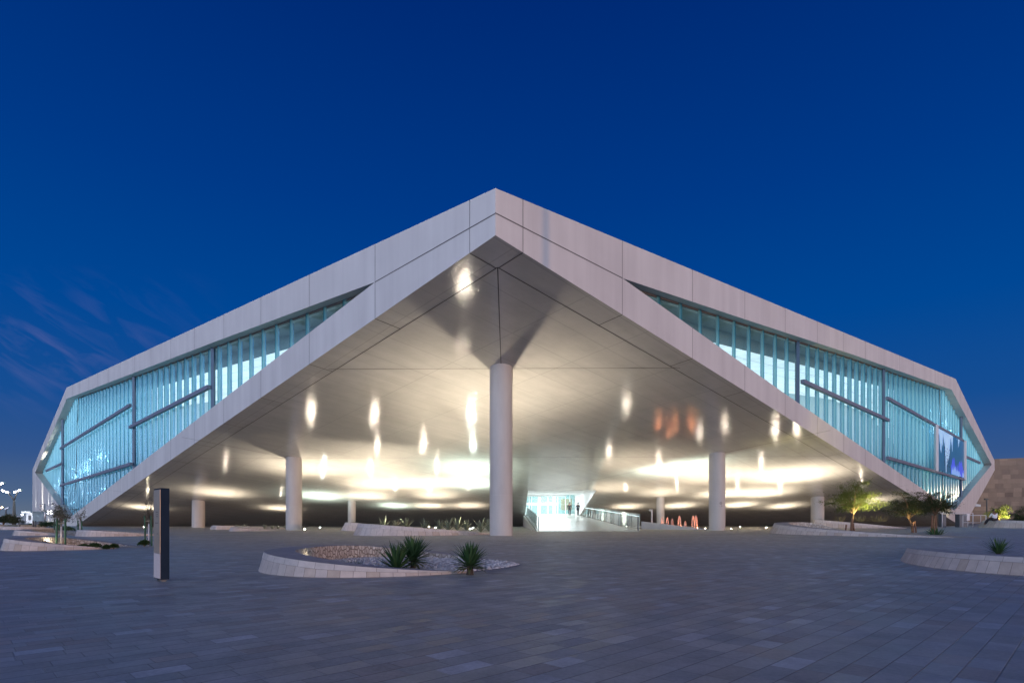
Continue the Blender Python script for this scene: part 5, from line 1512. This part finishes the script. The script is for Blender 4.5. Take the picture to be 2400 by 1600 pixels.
# bins, bollards, gatehouse, fence, road edge
A_ = at(86.5, 1222, 74); B_ = at(95.6, 1222, 74)
r_ = thing('litter_bin', ((A_.x + B_.x) / 2, 74, 0), 'dark grey litter bin at the foot of the white wall', 'bin')
q = MB(); q.box(((A_.x + B_.x) / 2, 74, A_.z / 2), (B_.x - A_.x, .5, A_.z)); q.build('body', M['grey_box'], r_)
q = MB(); q.box(((A_.x + B_.x) / 2, 74, A_.z + .03), (B_.x - A_.x + .06, .56, .06)); q.build('lid', M['steel_dark'], r_)
for i, (px, tp) in enumerate(((77.5, 1219), (79.5, 1222), (83.5, 1219.5), (46, 1220))):
    Y = 62 + i * 2; a_ = at(px, tp, Y)
    q = MB(); q.tube([(a_.x, Y, 0), (a_.x, Y, a_.z)], .06, 8)
    tag(q.build('bollard', M['steel_dark'], smooth='auto'), ['slim dark bollard left of the litter bin, leftmost', 'shorter slim bollard between two taller ones', 'slim bollard nearest the litter bin', 'lone slim bollard by the kerb at the far left'][i], 'bollard', 'bollards on the left')
YG2 = 100
r_ = thing('gatehouse', at(66, 1230, YG2) * 1.0, 'small white lit gatehouse left of the library', 'building')
A_ = at(61, 1201, YG2); B_ = at(76, 1201, YG2)
q = MB(); q.box(((A_.x + B_.x) / 2, YG2 + 1.5, A_.z / 2), (B_.x - A_.x, 3, A_.z)); q.build('wall', M['white_wall'], r_)
q = MB(); q.box(((A_.x + B_.x) / 2 - .1, YG2 + 1.3, A_.z + .12), (B_.x - A_.x + .5, 3.8, .24)); q.build('roof', M['lightrail'], r_)
q = MB(); q.box(((A_.x + B_.x) / 2 + .1, YG2 - .02, A_.z * .62), (.45, .06, .8)); q.build('window', M['steel_dark'], r_)
lamp('POINT', 'gate_light', (A_.x + .2, YG2 - 1.2, A_.z * .85), 90, (.95, .98, 1.0), shadow_soft_size=.1)
q = MB(); q.lathe([(.1, -.1), (.14, 0), (.1, .1)], 10, (A_.x + .2, YG2 - 1.0, A_.z * .85)); tag(q.build('lamp_globe', M['lens_white']), 'bright white lamp in front of the gatehouse', 'lamp')
# perimeter fence and dark hedge line beyond
q = MB(); xl, xr = at(-60, 0, 120).x, at(58, 0, 120).x; n = 34
zt = at(0, 1209, 120).z
for k in range(n + 1):
    X_ = xl + (xr - xl) * k / n; q.box((X_, 120, zt / 2), (.08, .08, zt))
fr = thing('boundary_fence', ((xl + xr) / 2, 120, 0), 'pale boundary fence behind the street trees at the far left', 'fence'); q.build('posts', M['lightrail'], fr)
q = MB()
for zz in (.3, zt * .5, zt): q.box(((xl + xr) / 2, 120, zz), (xr - xl, .06, .1))
q.box(((xl + xr) / 2, 120.2, zt * .35), (xr - xl, .05, zt * .6)); q.build('panel', M['white_rail'], fr)
q = MB(); a_, b_ = gnd(-30, 1237.5), gnd(45, 1236.5)
pl = [(a_.x, a_.y), (b_.x, b_.y), (b_.x, b_.y + 4), (a_.x, a_.y + 4)]
q.add([(*p_, 0.0) for p_ in pl] + [(*p_, 0.38) for p_ in pl], [(0, 1, 5, 4), (1, 2, 6, 5), (2, 3, 7, 6), (3, 0, 4, 7), (4, 5, 6, 7)])
tag(q.build('kerb_wall', M['rubble'], uvs=[(0, 0), (4, 0), (5, 0), (9, 0), (0, .4), (4, .4), (5, .4), (9, .4)]), 'low lit rubble kerb under the street trees at the far left', 'low wall')
lamp('POINT', 'kerb_light', Vector(((a_.x + b_.x) / 2, a_.y - 2.0, .5)), 120, (1, .75, .45), shadow_soft_size=.2)
for i, (px, w_, top, Y, lab) in enumerate(((8, 30, 1203, 72, 'dark bushy street tree at the left edge'), (30, 26, 1206, 78, 'dark bushy street tree below the twin street lamp'))):
    p = Vector((at(px, 0, Y).x, Y, 0)); ht = at(px, top, Y).z
    tree('street_tree', p, lab, 0, .6, (w_ * Y / F * .75, 1.2, .55, ht), 4200, .13, M['leaf_far'], M['bark'], 90 + i, 'street trees on the left', .08)
# service cabinets at far left
for i, (x0, x1, tp, Y, lab, mt) in enumerate(((46, 54, 1222, 84, 'grey service cabinet by the gatehouse', 'grey_box'), (61, 72, 1225.5, 82, 'low green service box before the gatehouse', 'green_stake'))):
    A_ = at(x0, tp, Y); B_ = at(x1, tp, Y); rr_ = thing('service_box', ((A_.x + B_.x) / 2, Y, 0), lab, 'service box')
    q = MB(); q.box(((A_.x + B_.x) / 2, Y, A_.z / 2), (B_.x - A_.x, .5, A_.z)); q.build('housing', M[mt], rr_)
    q = MB(); q.box(((A_.x + B_.x) / 2, Y - .26, A_.z * .55), ((B_.x - A_.x) * .8, .02, A_.z * .7)); q.build('door', M['grey_box'], rr_)
